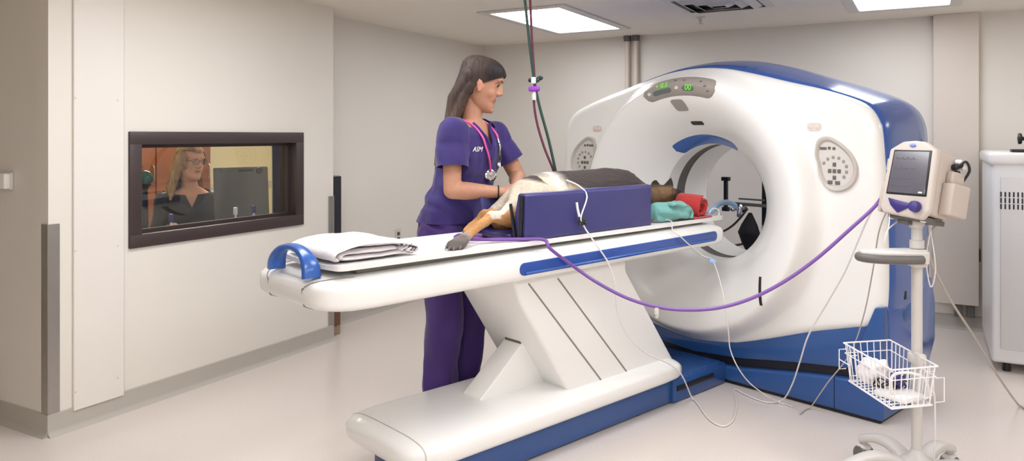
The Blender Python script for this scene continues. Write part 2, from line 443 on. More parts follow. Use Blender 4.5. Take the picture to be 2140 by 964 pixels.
# steel corner guards
zt = R.w(R.onx(100, 470, PW)); 
b = B(); b.rbox((PW+.0025, QC+.024, .545), (.005, .054, .885), .001, 1); b.rbox((PW-.022, QC-.0025, .545), (.054, .005, .885), .001, 1)
st('trim_3', b, m_steel)
b = B(); b.rbox((PW+.0025, QE-.025, .545), (.005, .05, .885), .001, 1); b.rbox((PW-.02, QE+.0025, .545), (.05, .005, .885), .001, 1)
st('trim_4', b, m_steel)
# shielding panel standing off the back wall, from the ceiling down to just above the baseboard
xa = R.ony(1950, 300, -.06).x; xb = R.ony(2046, 300, -.06).x
b = B(); b.rbox(((xa+xb)/2, -.045, (HC+.19)/2), (xb-xa, .05, HC-.19), .003, 1)
b.rbox((xa+.16, -.03, .145), (.05, .05, .09), .004, 1, mi=1); b.rbox((xb-.05, -.03, .145), (.05, .05, .09), .004, 1, mi=1)
b.rbox((xb+.004, -.04, .55), (.012, .03, .09), .003, 1, mi=2)
st('trim_5', b, [M('shield_panel_paint', (208, 198, 187), .5), m_dgrey, m_black])

# ------------------------------------------------------------------ window 1
win = thing('window_1', 'dark bronze framed control room window in the left wall', 'window', R, (PW, (wa+wb)/2, z0))
win['kind'] = 'structure'
b = B(); d = .03
ym, zm = (wa+wb)/2, (z0+z1)/2
for (c, s_) in (((PW, ym, z1-fw/2), (d, wb-wa, fw)), ((PW, ym, z0+fw/2), (d, wb-wa, fw)), ((PW, wa+fw/2, zm), (d, fw, z1-z0-2*fw+.01)), ((PW, wb-fw/2, zm), (d, fw, z1-z0-2*fw+.01))):
    b.rbox(c, s_, .004, 2)
# reveal and glazing stop
for xx, th, ins in ((PW-.105, .2, .004), (PW-.06, .022, .026)):
    b.rbox((xx, ym, oz1-ins/2), (th, ob-oa, ins+.008), .001, 1); b.rbox((xx, ym, oz0+ins/2), (th, ob-oa, ins+.008), .001, 1)
    b.rbox((xx, oa+ins/2, zm), (th, ins+.008, oz1-oz0), .001, 1); b.rbox((xx, ob-ins/2, zm), (th, ins+.008, oz1-oz0), .001, 1)
part('window_frame', b, m_frame, win)
b = B(); b.quad((PW-.06, oa+.005, oz0+.005), (PW-.06, ob-.005, oz0+.005), (PW-.06, ob-.005, oz1-.005), (PW-.06, oa+.005, oz1-.005)); part('window_pane', b, m_glass, win)

# ------------------------------------------------------------------ control room beyond the window
b = B(); b.rbox((-2.75, -2.2, HC/2), (.1, 4.3, HC), 0); st('wall_control_far', b, m_yellowwall)
b = B(); b.rbox((-1.4, -.1, HC/2), (2.7, .1, HC), 0); st('wall_control_end', b, m_yellowwall)
qr = -.16
b = B(); b.rbox((-1.4, qr-.004, .86), (2.6, .03, .06), .006, 2); b.rbox((-2.69, -1.3, .86), (.03, 2.2, .06), .006, 2); st('trim_6', b, m_lgrey)
# desk under the window
dk = thing('control_desk', 'grey desk running under the control room window', 'desk', R, (-.2, -3.3, 0))
b = B(); b.rbox((-.2, -3.3, .755), (.44, 1.56, .03), .006, 2); part('desk_top', b, m_desk, dk)
for qy in (-4.05, -2.55):
    b = B(); b.rbox((-.2, qy, .37), (.4, .03, .74), .003, 1); part('leg', b, m_desk, dk)
# screen seen from behind
ms = R.dep(505, 405, 5.12)
mon = thing('desktop_monitor', 'grey desktop monitor seen from behind through the control room window', 'monitor', R, (ms.x, ms.y, .77))
tilt = Matrix.Translation(ms) @ Matrix.Rotation(math.radians(62), 4, 'Z') @ Matrix.Rotation(math.radians(-7), 4, 'X')
b = B(); b.rbox((0, 0, .0), (.36, .03, .365), .012, 3); b.ell((0, .012, -.02), (.13, .03, .12)); b.x(tilt); part('screen_housing', b, m_imac, mon)
b = B(); b.lathe([(.0, .006), (.02, .006), (.024, 0)], (.12, -.015, .155), (0, -1, 0), 20); b.rbox((.03, -.017, .157), (.1, .006, .014), .002, 1); b.x(tilt); part('camera_dot', b, m_black, mon, 'black round lens and vent strip')
b = B(); b.prism([(-.05, -.16), (.05, -.16), (.07, -.36), (-.07, -.36)], 'y', -.0, .018, .004); b.x(tilt)
b.rbox((ms.x, ms.y-.0, .776), (.2, .2, .012), .005, 2); part('stand', b, m_imac, mon)
# cabinet and clutter at the back left of the control room
qc0, qc1 = R.onx(262, 350, -2.15).y, R.onx(441, 350, -2.15).y; qm = (qc0+qc1)/2
cb = thing('wall_cabinet', 'reddish brown wooden cabinet behind the seated person in the control room', 'cabinet', R, (-2.4, qm, 0))
b = B(); b.rbox((-2.42, qm, .95), (.5, qc1-qc0, 1.9), .008, 2); part('body', b, m_wood, cb)
for k in range(3):
    b = B(); b.rbox((-2.16, qc0+(k+.5)*(qc1-qc0)/3, 1.0), (.022, (qc1-qc0)/3-.01, 1.7), .006, 2); dr = part('door', b, m_wood, cb)
    b = B(); yh = qc0+(k+.85)*(qc1-qc0)/3; b.tube([(-2.14, yh, 1.0), (-2.115, yh, 1.02), (-2.115, yh, 1.12), (-2.14, yh, 1.14)], .006); part('handle', b, m_steel, dr)
gs = R.dep(303, 372, 4.45)
g = thing('ornament_ball', 'small teal glass ball at the left edge of the control room window', 'ornament', R, (gs.x, gs.y, .77))
b = B(); b.ell(gs, .045, nu=28, nv=18); part('ball', b, M('teal_glass', (70, 120, 116), .08, coat=.5), g)
b = B(); b.lathe([(.05, .77), (.05, .785), (.02, .8), (.016, gs.z-.07), (.035, gs.z-.036)], (gs.x, gs.y, 0)); part('foot', b, m_black, g)
# lead ends lying on the sill
def leadend(px, py, dep, label, blue):
    p = R.onx(px, py, -.03); p.z = max(p.z, .772)
    t = thing('cable_clip', label, 'cable', R, (p.x, p.y, .77), group=None)
    zz = .77
    b = B(); b.tube([(p.x-.02, p.y-.03, zz+.006), (p.x, p.y-.005, zz+.05), (p.x+.002, p.y, zz+.13)], .006)
    b.tube([(p.x+.02, p.y+.035, zz+.006), (p.x+.005, p.y+.01, zz+.05), (p.x, p.y, zz+.08)], .006); part('white_leads', b, m_wire, t)
    b = B(); b.rbox((p.x, p.y, zz+.15), (.022, .022, .05), .005, 2); part('cap', b, m_indigo if blue else m_wire, t)
leadend(492, 450, 4.5, 'white forked lead end standing just in front of the monitor in the control room', False)
leadend(530, 450, 4.52, 'white lead end with blue cap beside the control room monitor', True)
leadend(357, 472, 4.2, 'lead end with blue cap low in the left half of the window', True)

# ------------------------------------------------------------------ ceiling fittings
m_lens = Memit('troffer_lens', (250, 251, 255), 9.0)
m_lens2 = Memit('troffer_lens_unseen_fill', (250, 251, 255), 13.0)  # stronger than the visible lenses, for the unseen panels that brighten the room
m_lensctrl = Memit('troffer_lens_control_fill', (255, 247, 232), 28)
def troffer(p, q, label, lens, vis=True):
    t = thing('ceiling_light', label, 'ceiling light', R, (p, q, HC), 'recessed ceiling troffers')
    b = B(); w, l, f = .272, .578, .07
    b.rbox((p-w-f/2, q, HC-.006), (f, 2*l+2*f, .012), .003, 1); b.rbox((p+w+f/2, q, HC-.006), (f, 2*l+2*f, .012), .003, 1)
    b.rbox((p, q-l-f/2, HC-.006), (2*w, f, .012), .003, 1); b.rbox((p, q+l+f/2, HC-.006), (2*w, f, .012), .003, 1)
    part('frame', b, m_lgrey, t)
    b = B(); b.rbox((p, q, HC-.003), (2*w, 2*l, .004), 0); part('diffuser', b, lens, t)
troffer(1.365, -1.14, 'lit ceiling panel above the woman and the hanging hoses', m_lens)
troffer(3.68, -1.14, 'lit ceiling panel over the right end of the scanner', m_lens)
for (p, q) in ((1.4, -3.9), (2.95, -3.35), (5.0, -4.2), (3.0, -5.6), (4.8, -5.6), (3.8, -7.6), (5.6, -7.6), (6.0, -1.14)):  # unseen panels added to brighten wall and gantry; last one continues the visible row
    troffer(p, q, 'unseen ceiling panel added out of view to light the room', m_lens if q > -2 else m_lens2)
troffer(-1.3, -2.2, 'unseen ceiling panel added to light the control room', m_lensctrl)  # unseen panel, added and made strong to brighten the control room
vp, vq = 2.62, -1.32
vt = thing('air_vent', 'square white air diffuser in the ceiling between the two lit panels', 'vent', R, (vp, vq, HC))
b = B()
for k, (w, z) in enumerate(((.3, .0), (.235, -.02), (.165, -.02), (.09, -.02))):
    w2 = w-.045; zz = HC+z-.004
    for sx, sy in ((1, 0), (-1, 0), (0, 1), (0, -1)):
        n = V((sx, sy, 0)); t_ = V((-sy, sx, 0)); c = V((vp, vq, 0))
        a0, a1 = c+n*w+t_*w, c+n*w-t_*w; c1, c0 = c+n*w2-t_*w2, c+n*w2+t_*w2
        up = V((0, 0, HC-.004)); dn = V((0, 0, HC-.03 if k else HC-.012))
        th = V((0, 0, .004))
        vs = [a0+up, a1+up, c1+dn, c0+dn]; vs += [v+th for v in vs]
        b.geo(vs, [[0, 1, 2, 3], [7, 6, 5, 4], [0, 4, 5, 1], [1, 5, 6, 2], [2, 6, 7, 3], [3, 7, 4, 0]])
part('louvres', b, m_lgrey, vt, sharp=20)
b = B(); b.rbox((vp, vq, HC-.002), (.5, .5, .004), 0); part('duct_opening', b, m_black, vt)
sp = R.onz(1464, 36, HC)
t = thing('sprinkler', 'small metal sprinkler head on the ceiling above the scanner', 'sprinkler', R, (sp.x, sp.y, HC))
b = B(); b.lathe([(.035, 0), (.035, -.004), (.015, -.008), (.012, -.03), (.006, -.034)], (sp.x, sp.y, HC)); part('escutcheon', b, m_lgrey, t)
b = B(); b.lathe([(.004, -.03), (.004, -.046), (.022, -.048), (.022, -.05), (.002, -.052)], (sp.x, sp.y, HC)); part('deflector', b, m_steel, t)

# pipes on the back wall
def pipe(px, label):
    p = R.ony(px, 150, -.05)
    t = thing('conduit_pipe', label, 'pipe', R, (p.x, -.05, 0), 'vertical conduit pipes')
    b = B(); b.lathe([(.021, .0), (.021, HC-.02)], (p.x, -.05, 0), n=20); part('tube', b, M('pipe_paint', (206, 194, 178), .4), t)
    for z in (.6, 1.5):
        b = B(); b.lathe([(.022, -.015), (.025, -.012), (.025, .012), (.022, .015)], (p.x, -.05, z), n=20); b.rbox((p.x, -.015, z), (.07, .028, .02), .003, 1); part('clamp', b, m_steel, t)
    b = B(); b.lathe([(.022, HC-.05), (.032, HC-.045), (.034, HC-.002), (.022, HC-.001)], (p.x, -.05, 0), n=20); part('collar', b, m_black if px > 1318 and px < 1324 else m_dgrey, t)
pipe(1311, 'left pale vertical pipe on the back wall behind the scanner')
pipe(1329, 'right pale vertical pipe on the back wall behind the scanner')

# thermostat on the shaded return wall
tp = R.ony(16, 378, QC)
t = thing('thermostat', 'small white thermostat on the shaded wall at the far left', 'thermostat', R, (tp.x, QC, tp.z))
b = B(); b.rbox((tp.x, QC-.008, tp.z), (.11, .016, .085), .005, 3); part('back_plate', b, m_lgrey, t)
b = B(); b.rbox((tp.x, QC-.026, tp.z), (.1, .03, .075), .008, 3); part('housing', b, m_white, t)
b = B(); b.rbox((tp.x-.02, QC-.042, tp.z+.002), (.045, .003, .04), .002, 1); part('screen', b, m_dgrey, t)
op = R.onx(831, 494, 0)
t = thing('wall_outlet', 'small duplex outlet on the back-left wall beside the woman', 'outlet', R, (0, op.y, op.z))
b = B(); b.rbox((.004, op.y, op.z), (.008, .075, .115), .003, 2); part('cover_plate', b, m_lgrey, t)
for dz in (-.022, .022):
    b = B(); b.rbox((.009, op.y, op.z+dz), (.004, .034, .03), .003, 2); 
    for dy in (-.008, .008): b.rbox((.0115, op.y+dy, op.z+dz), (.002, .005, .014), 0, mi=1)
    part('socket', b, [m_dgrey, m_black], t)
# slim dark-glazed cabinet past the end of the window wall
qe = R.onx(713, 420, .2).y
t = thing('slim_cabinet', 'slim cabinet with a dark glazed front just past the end of the window wall', 'cabinet', R, (.11, qe-.12, 0))
b = B(); b.rbox((.1, qe-.06, .56), (.19, .12, 1.12), .004, 1); part('body', b, M('tan_laminate', (150, 134, 112), .5), t)
b = B(); b.rbox((.198, qe-.06, .9), (.012, .118, .43), .003, 1); part('door', b, M('dark_glazing', (28, 27, 40), .15, coat=.4), t, 'dark glazed upper front')
b = B(); b.rbox((.198, qe-.06, .12), (.012, .1, .1), .003, 1); part('vent', b, M('brown_vent', (110, 76, 56), .6), t)

# white equipment cabinet at the right edge
c0 = R.onz(2072, 776, 0); dd = R.onx(2050, 600, c0.x).y-c0.y; dd = max(.3, min(dd, .9))
x0, y0 = c0.x, c0.y; ztop = R.onx(2050, 318, x0-.0).z; zt = 1.4-(330-HY)/FPX*R.w((x0, y0, 0)).y+.03
t = thing('equipment_cabinet', 'tall white rounded equipment cabinet with slotted vents at the right edge', 'cabinet', R, (x0+.35, y0+dd/2, 0))
b = B(); b.rbox((x0+.36, y0+dd/2, (.055+zt-.06)/2+.0), (.72, dd, zt-.115), .02, 4); part('body', b, M('cabinet_white', (226, 226, 226), .35), t)
b = B(); b.rbox((x0+.36, y0+dd/2, zt-.035), (.75, dd+.03, .075), .022, 4); part('lid', b, m_white, t)
b = B(); b.rbox((x0+.375, y0-.004, zt-.65), (.66, .012, 1.02), .006, 2); part('front_panel', b, M('cabinet_panel', (214, 213, 212), .38), t)
b = B(); vc = R.ony(2092, 418, y0-.011)
for r_ in range(3):
    for k in range(12): b.rbox((vc.x+k*.021, y0-.0105, vc.z+.033-r_*.036), (.008, .003, .03), .001, 1)
part('vent_slots', b, m_navy, t)
for sx in (.08, .64):
    for sy in (.06, dd-.06):
        b = B(); b.lathe([(.022, .0), (.024, .02), (.02, .055)], (x0+sx, y0+sy, 0), n=16); part('foot', b, m_black, t)
# black holder standing on it
hp = R.dep(2135, 290, R.w((x0+.2, y0+.1, 0)).y)
t = thing('black_holder', 'black clamp holder with a round knob standing on the white cabinet', 'holder', R, (hp.x+.05, y0+.12, zt+.002))
b = B(); b.rbox((hp.x+.06, y0+.12, zt+.011), (.22, .12, .018), .005, 2); part('base_plate', b, m_black, t)
b = B(); b.cone((hp.x+.07, y0+.12, zt+.02), .012, (hp.x+.07, y0+.12, hp.z+.09), .012); part('post', b, m_black, t)
b = B(); b.lathe([(.004, 0), (.03, .004), (.034, .012), (.03, .022), (.012, .026), (.008, .07)], (hp.x-.018, y0+.12, hp.z), (1, 0, 0), 24); part('knob', b, m_black, t)
# ------------------------------------------------------------------ CT gantry
half = [(0, 1.80), (.18, 1.787), (.35, 1.75), (.57, 1.69), (.75, 1.643), (.92, 1.585), (1.0, 1.535), (1.045, 1.45), (1.06, 1.33), (1.072, 1.1), (1.08, .85), (1.08, .65), (1.068, .53), (1.03, .46), (.95, .435), (.73, .37), (.46, .275), (.26, .215), (0, .185)]
ol = spline([V((x, 0, z)) for x, z in half]+[V((-x, 0, z)) for x, z in half[-2:0:-1]], 8, True)
BZ = 1.0; RB = .35
pol = sorted((math.atan2(p.z-BZ, p.x), math.hypot(p.x, p.z-BZ)) for p in ol)
pol = [(pol[-1][0]-2*PI, pol[-1][1])]+pol+[(pol[0][0]+2*PI, pol[0][1])]
PA, PR = [p[0] for p in pol], [p[1] for p in pol]
def Rout(a):
    a = (a+PI) % (2*PI)-PI
    return lerpl(PA, PR, a)
YC = -.125
def yprof(r, Ro):
    rc = min(.70, Ro-.1); rb = min(rc+.10, Ro-.005)
    if r <= rc:
        t = max(0, (r-RB)/(rc-RB)); return .22+(YC-.22)*(1-(1-t)**1.9)
    y = 0.0
    if r <= rb:
        t = (r-rc)/(rb-rc); y = YC+(0-YC)*(.5-.5*math.cos(PI*t))
    d = max(0, (r-(Ro-.07))/.07)
    return y+.062*(1-math.sqrt(max(0, 1-d*d)))
def yface(x, z):
    return yprof(math.hypot(x, z-BZ), Rout(math.atan2(z-BZ, x)))
gan = thing('ct_scanner', 'large white and blue ring-shaped scanner with a round bore', 'scanner', S, (0, .3, 0))
NA = 288; b = B(); rings = []
for k in range(57):
    t = k/56; ring = []
    for j in range(NA):
        a = 2*PI*j/NA; Ro = Rout(a); tt = 1-(1-t)**1.25
        r = RB+(Ro-RB)*tt; ring.append(V((r*math.cos(a), yprof(r, Ro), BZ+r*math.sin(a))))
    rings.append(ring)
rings.append([V((x.x*.997, .085, BZ+(x.z-BZ)*.997)) for x in rings[-1]])
b.loft(rings, cap=False); part('front_cover', b, m_white, gan, sharp=60)
# blue shell behind
def ringat(y, side, top):
    out = []
    for j in range(NA):
        a = 2*PI*j/NA; Ro = Rout(a); up = max(0, math.sin(a))**1.1
        r = Ro+side+(top-side)*up; out.append(V((r*math.cos(a), y, BZ+r*math.sin(a))))
    return out
b = B()
rings = [ringat(y, s_, t_) for y, s_, t_ in ((.06, -.02, -.02), (.062, -.002, -.002), (.07, .006, .008), (.12, .012, .022), (.2, .014, .04), (.3, .014, .056), (.42, .012, .066), (.54, .004, .066), (.63, -.012, .05), (.69, -.04, .02), (.73, -.085, -.04), (.75, -.15, -.12))]
for r_ in (.62, .5, .42): rings.append([V((r_*math.cos(2*PI*j/NA), .755, BZ+r_*math.sin(2*PI*j/NA))) for j in range(NA)])
for r_, y in ((.38, .74), (.36, .7), (.355, .65)): rings.append([V((r_*math.cos(2*PI*j/NA), y, BZ+r_*math.sin(2*PI*j/NA))) for j in range(NA)])
b.loft(rings, cap=False); part('rear_shell', b, m_blue, gan, sharp=50)
# bore liner and its scan window
def cyl(r, y0, y1, n=96): return [[V((r*math.cos(2*PI*j/n), y, BZ+r*math.sin(2*PI*j/n))) for j in range(n)] for y in (y0, y1)]
b = B(); rr = [cyl(RB, .219, .30)[0], cyl(RB, .219, .30)[1], cyl(RB+.004, .302, .3)[0]]
b.loft(cyl(RB+.0005, .218, .335), cap=False); b.loft(cyl(RB+.0005, .425, .69), cap=False); part('bore_liner', b, m_white, gan)
b = B(); b.loft(cyl(RB+.003, .33, .43), cap=False); part('scan_window_ring', b, m_dgrey, gan, 'dark grey ring inside the bore')
def onface(poly, lift, rim=None, name=None, mats=None, parent=None, label=None, cen=None, prof=None):
    """a patch that lies on the front cover: poly (x,z), profile of (scale, lift)"""
    n = len(poly); cx = sum(p[0] for p in poly)/n; cz = sum(p[1] for p in poly)/n
    if cen: cx, cz = cen
    b = B(); rings = []
    for s_, l in prof or ((1.0, .004), (.985, -lift), (.95, -lift), (.8, -lift), (.6, -lift), (.4, -lift), (.2, -lift), (.02, -lift)):
        ring = []
        for x, z in poly:
            X, Z = cx+(x-cx)*s_, cz+(z-cz)*s_; ring.append(V((X, yface(X, Z)+l, Z)))
        rings.append(ring)
    b.loft(rings, cap=False); b.f.append([(len(rings)-1)*n+j for j in range(n)]); b.m.append(0)
    return part(name, b, mats, parent, label, sharp=45)
def arcband(a0, a1, r0, r1, n=24, cap=6):
    poly = []
    rm, hr = (r0+r1)/2, (r1-r0)/2
    def P(a, r): return (r*math.cos(math.radians(a)), BZ+r*math.sin(math.radians(a)))
    for k in range(n+1): poly.append(P(a0+(a1-a0)*k/n, r1))
    for k in range(1, cap):
        t = PI*k/cap; poly.append(P(a1+math.degrees(hr*math.sin(t)/rm)*(1 if a1 > a0 else -1), rm+hr*math.cos(t)))
    for k in range(n+1): poly.append(P(a1+(a0-a1)*k/n, r0))
    for k in range(1, cap):
        t = PI*k/cap; poly.append(P(a0-math.degrees(hr*math.sin(t)/rm)*(1 if a1 > a0 else -1), rm-hr*math.cos(t)))
    return poly
def bandface(a0, a1, r0, r1, lift, name, mats, parent, label=None, rad=0.02):
    """a curved strip on the cover between two angles, ends rounded"""
    b = B(); na, nr = 40, 8; rm, hr = (r0+r1)/2, (r1-r0)/2
    da = math.degrees(hr/rm); rows = []
    for i in range(na+1):
        a = a0+(a1-a0)*i/na; e = min(a-a0, a1-a)
        h = hr if e >= da else hr*math.sqrt(max(0.0, 1-(1-e/da)**2)); h = max(h, .0005)
        row = []
        for k in range(nr+1):
            u = -1+2*k/nr; r = rm+h*u; x, z = r*math.cos(math.radians(a)), BZ+r*math.sin(math.radians(a))
            row.append(V((x, yface(x, z)-lift*(1-abs(u)**8), z)))
        rows.append(row)
    vs = [v for r in rows for v in r]; fs = []
    for i in range(na):
        for k in range(nr): fs.append([i*(nr+1)+k, (i+1)*(nr+1)+k, (i+1)*(nr+1)+k+1, i*(nr+1)+k+1])
    b.geo(vs, fs); return part(name, b, mats, parent, label)
dp = bandface(70.5, 112, .632, .742, .007, 'display_panel', m_display, gan, 'grey display panel with green digits')
bandface(95, 106.2, .652, .69, .0095, 'readout_window', m_lcd, dp)
bandface(82.0, 88.6, .655, .694, .0095, 'readout_window', m_lcd, dp)
def facetext(txt, size, cx, cz, ang, mats, parent, name, lift=.0105, shear=0, ext=.0003):
    t = text_mesh(txt, size, ext, shear); ca, sa = math.cos(ang), math.sin(ang)
    for i, v in enumerate(t.v):
        x, z = cx+v.x*ca-v.y*sa, cz+v.x*sa+v.y*ca
        t.v[i] = V((x, yface(x, z)-lift-v.z, z))
    return part(name, t, mats, parent)
def P2(a, r): return r*math.cos(math.radians(a)), BZ+r*math.sin(math.radians(a))
x, z = P2(100.2, .706); facetext('+ 0.5', .042, x, z, math.radians(9), m_green, dp, 'green_reading')
x, z = P2(85.3, .678); facetext('00', .046, x, z, math.radians(-4), m_green, dp, 'green_reading', shear=.2)
for a, r in ((108.3, .68), (91.8, .678)):
    x, z = P2(a, r); bb = B(); bb.lathe([(.001, -.014), (.010, -.013), (.012, -.008), (.012, .0)], (x, yface(x, z), z), (0, 1, 0), 16); part('lit_button', bb, m_lgrey, dp)
for a, r in ((76, .7), (74, .675), (79, .72), (88, .72), (93, .722)):
    x, z = P2(a, r); bb = B(); bb.rbox((x, yface(x, z)-.008, z), (.016, .006, .007), .002, 2); part('mark', bb, m_dgrey, dp)
onface([(-.034+dx*.9, 1.578+dz*.74) for dx, dz in ((-.055, .03), (-.047, .042), (-.03, .046), (.022, .046), (.036, .038), (.048, .012), (.055, -.026), (.05, -.04), (.036, -.045), (-.018, -.045), (-.032, -.036), (-.05, .012))], .006, name='microphone_grille', mats=m_display, parent=gan)
bb = onface([(.019+dx, 1.474+dz) for dx, dz in ((-.043, .006), (-.037, .011), (.037, .011), (.043, .006), (.043, -.006), (.037, -.011), (-.037, -.011), (-.043, -.006))], .002, name='laser_slot', mats=m_black, parent=gan)
bandface(59, 127, RB+.002, RB+.058, .004, 'bore_accent', m_blueacc, gan, 'blue arc over the bore')
# control keypads: a raised drop-shaped surround with rows of keys
def drop(sx):
    pts = [(.725, 1.345), (.742, 1.385), (.79, 1.398), (.85, 1.368), (.905, 1.318), (.938, 1.255), (.935, 1.19), (.897, 1.138), (.835, 1.118), (.78, 1.138), (.748, 1.19), (.735, 1.255), (.722, 1.3)]
    return [(sx*p.x, p.z) for p in spline([V((x+.02, 0, z)) for x, z in pts], 6, True)]
for sx, lab in ((1, 'drop-shaped keypad on the right of the bore'), (-1, 'drop-shaped keypad on the left of the bore')):
    kp = onface(drop(sx), .01, name='keypad', mats=m_grey, parent=gan, label=lab, prof=((1.0, .004), (.99, -.012), (.96, -.018), (.9, -.018), (.85, -.012), (.8, -.002), (.6, -.002), (.3, -.002), (.02, -.002)))
    inner = [(sx*.848+(x-sx*.848)*.8, 1.25+(z-1.25)*.8) for x, z in drop(sx)]
    onface(inner, .004, name='key_plate', mats=m_lgrey, parent=kp)
    def key(x, z, w, h, m=m_dgrey):
        k = B(); X = sx*(x+.02); k.rbox((X, yface(X, z)-.0055, z), (w, .006, h), .002, 2); part('key', k, m, kp)
    key(.765, 1.336, .034, .013); key(.796, 1.338, .014, .014); key(.82, 1.336, .014, .014)
    for k in range(8):
        a = math.radians(150-k*27); key(.822+.062*math.cos(a), 1.232+.06*math.sin(a), .013, .015, m_display)
    for dx, dz in ((0, .033), (0, 0), (0, -.033), (-.024, 0), (.024, 0)): key(.822+dx, 1.222+dz, .017, .02)
    key(.8, 1.165, .024, .018); key(.838, 1.163, .024, .018)
    ind = [(sx*.735+.038*math.copysign(abs(math.cos(t))**.6, math.cos(t)), 1.446+.021*math.copysign(abs(math.sin(t))**.6, math.sin(t))) for t in [2*PI*k/24 for k in range(24)]]
    ib = onface(ind, .003, name='indicator', mats=m_lgrey, parent=gan)
    for dx in (-.015, .015):
        k = B(); k.ell((sx*.735+dx, yface(sx*.735+dx, 1.446)-.003, 1.446), (.012, .004, .012)); part('lamp', k, M('lamp_pink', (226, 196, 184), .3), ib)
# skirt, dark gap and base under the cover
botx = [p[0] for p in half[::-1] if p[1] < .5][:7]; botz = [p[1] for p in half[::-1] if p[1] < .5][:7]
def zw(x): return lerpl(botx, botz, abs(x))
def zlo(x): return lerpl([0, .3, .7, .9, 1.08], [.085, .105, .165, .19, .2], abs(x))
def zbd(x): return zlo(x)+lerpl([0, .5, 1.0], [.045, .05, .045], abs(x))
N = 40; xs = [-1.07+2.14*i/N for i in range(N+1)]
b = B(); b.prism([(x, zw(x)+.02) for x in xs if abs(x) < 1.04]+[(x, zbd(x)) for x in xs[::-1] if abs(x) < 1.04], 'y', .012, .62, .01); part('skirt', b, m_bluelow, gan)
b = B(); b.prism([(x*.985, zbd(x)+.02) for x in xs]+[(x*.985, zlo(x)-.02) for x in xs[::-1]], 'y', .035, .6, 0); part('shadow_gap', b, m_navy, gan)
b = B(); b.prism([(x*1.008, zlo(x)) for x in xs]+[(1.075, .018), (-1.075, .018)], 'y', -.002, .43, .014, 3); bs = part('base', b, m_bluelow, gan)
b = B(); b.rbox((0, .215, .011), (2.12, .40, .02), .004, 1); b.rbox((0, .56, .1), (1.9, .3, .2), .01, 2); part('toe_kick', b, m_navy, bs)
for x in (.84, -.84):
    b = B(); b.rbox((x, -.001, .1), (.004, .004, .16), 0); part('seam', b, m_navy, bs)
for s_ in (1, -1):
    b = B(); b.prism([(s_*.93, .19), (s_*.96, .36), (s_*1.04, .565), (s_*1.078, .57), (s_*1.085, .19)], 'y', -.006, .055, .006); part('corner_post', b, m_bluelow, gan)
    b = B(); b.prism([(.06, .19), (.06, .55), (.12, .64), (.64, .64), (.69, .5), (.69, .3), (.6, .19)], 'x', s_*1.0, s_*1.083, .012, 3); sp_ = part('side_cover', b, m_blue, gan)
    b = B(); b.ell((s_*1.078, .33, .5), (.02, .11, .055)); part('hand_recess', b, m_bluelow, sp_)
    b = B(); b.rbox((s_*1.088, .24, .6), (.012, .03, .045), .005, 2); part('latch', b, m_navy, sp_)
# black hook-and-loop strap stuck to the cover below the bore
sp0 = S.ony(1592, 578, -.08); sp1 = S.ony(1600, 636, -.08); b = B(); rr = []
for k in range(9):
    t = k/8; p = sp0.lerp(sp1, t); y = yface(p.x, p.z)
    rr.append([V((p.x+dx, y+dy, p.z)) for dx, dy in ((-.007, -.001), (-.007, -.005), (.007, -.005), (.007, -.001))])
b.loft(rr); single('cable_strap', b, m_black, 'narrow black strap stuck to the white scanner cover below the bore', 'strap', S, tuple(rr[4][0]))

# ------------------------------------------------------------------ patient table
tab = thing('patient_table', 'long white patient table on a slanted pedestal in front of the scanner', 'table', S, (0, -1.2, 0))
def slab(sections, e=4.2, n=56):
    b = B(); b.loft([superring(cx, cz, w, h, y, n, e) for y, cx, w, cz, h in sections]); return b
TC, TW = -.03, .313
YS = [-2.53, -2.527, -2.515, -2.49, -2.455, -2.41, -2.33]; WS = [.17, .205, .243, .27, .29, .305, .313]; HS_ = [.012, .03, .043, .052, .057, .06, .061]
b = slab([(y, TC, w, lerpl([-2.56, -.1], [.842, .856], y), h) for y, w, h in list(zip(YS, WS, HS_))+[(-1.6, TW, .061), (-.3, TW, .062), (-.16, TW-.001, .061), (-.125, TW-.004, .057), (-.105, TW-.013, .048), (-.098, TW-.033, .03)]], 5.0)
part('table_body', b, m_white2, tab, sharp=50)
b = B()
def bodyring(y, grow=.0025):
    return lerpl(YS, WS, y)+grow, lerpl(YS, HS_, y)+grow, lerpl([-2.56, -.1], [.842, .856], y)
def rimpt(x, z, y): return V((x, y, z))
# seams of the foot-end cap
for s_ in (1, -1):
    pts = []
    for k in range(15):
        t = k/14; y = -2.38-.149*math.sin(t*PI/2)**.8; w, h, cz = bodyring(y, .0005); xo = .235-.1*t
        pts.append(V((TC+s_*xo, y, cz+h*max(0, 1-min(1, xo/w)**5)**.2)))
    for k in range(1, 9):
        y = -2.529+.05*k/8; w, h, cz = bodyring(y, .0005); pts.append(V((TC+s_*.135, y, cz-h*max(0, 1-min(1, .135/w)**5)**.2)))
    b.tube(pts, .0028, 8, sub=3)
pts = [V((TC-.135+.27*k/8, -2.5235, .822)) for k in range(9)]; b.tube(pts, .0026, 8, sub=2)
part('cap_seam', b, m_seam, tab)
b = B(); b.rbox((TC, -2.495, .89), (.2, .02, .008), .004, 2); part('finger_grip', b, m_lgrey, tab)
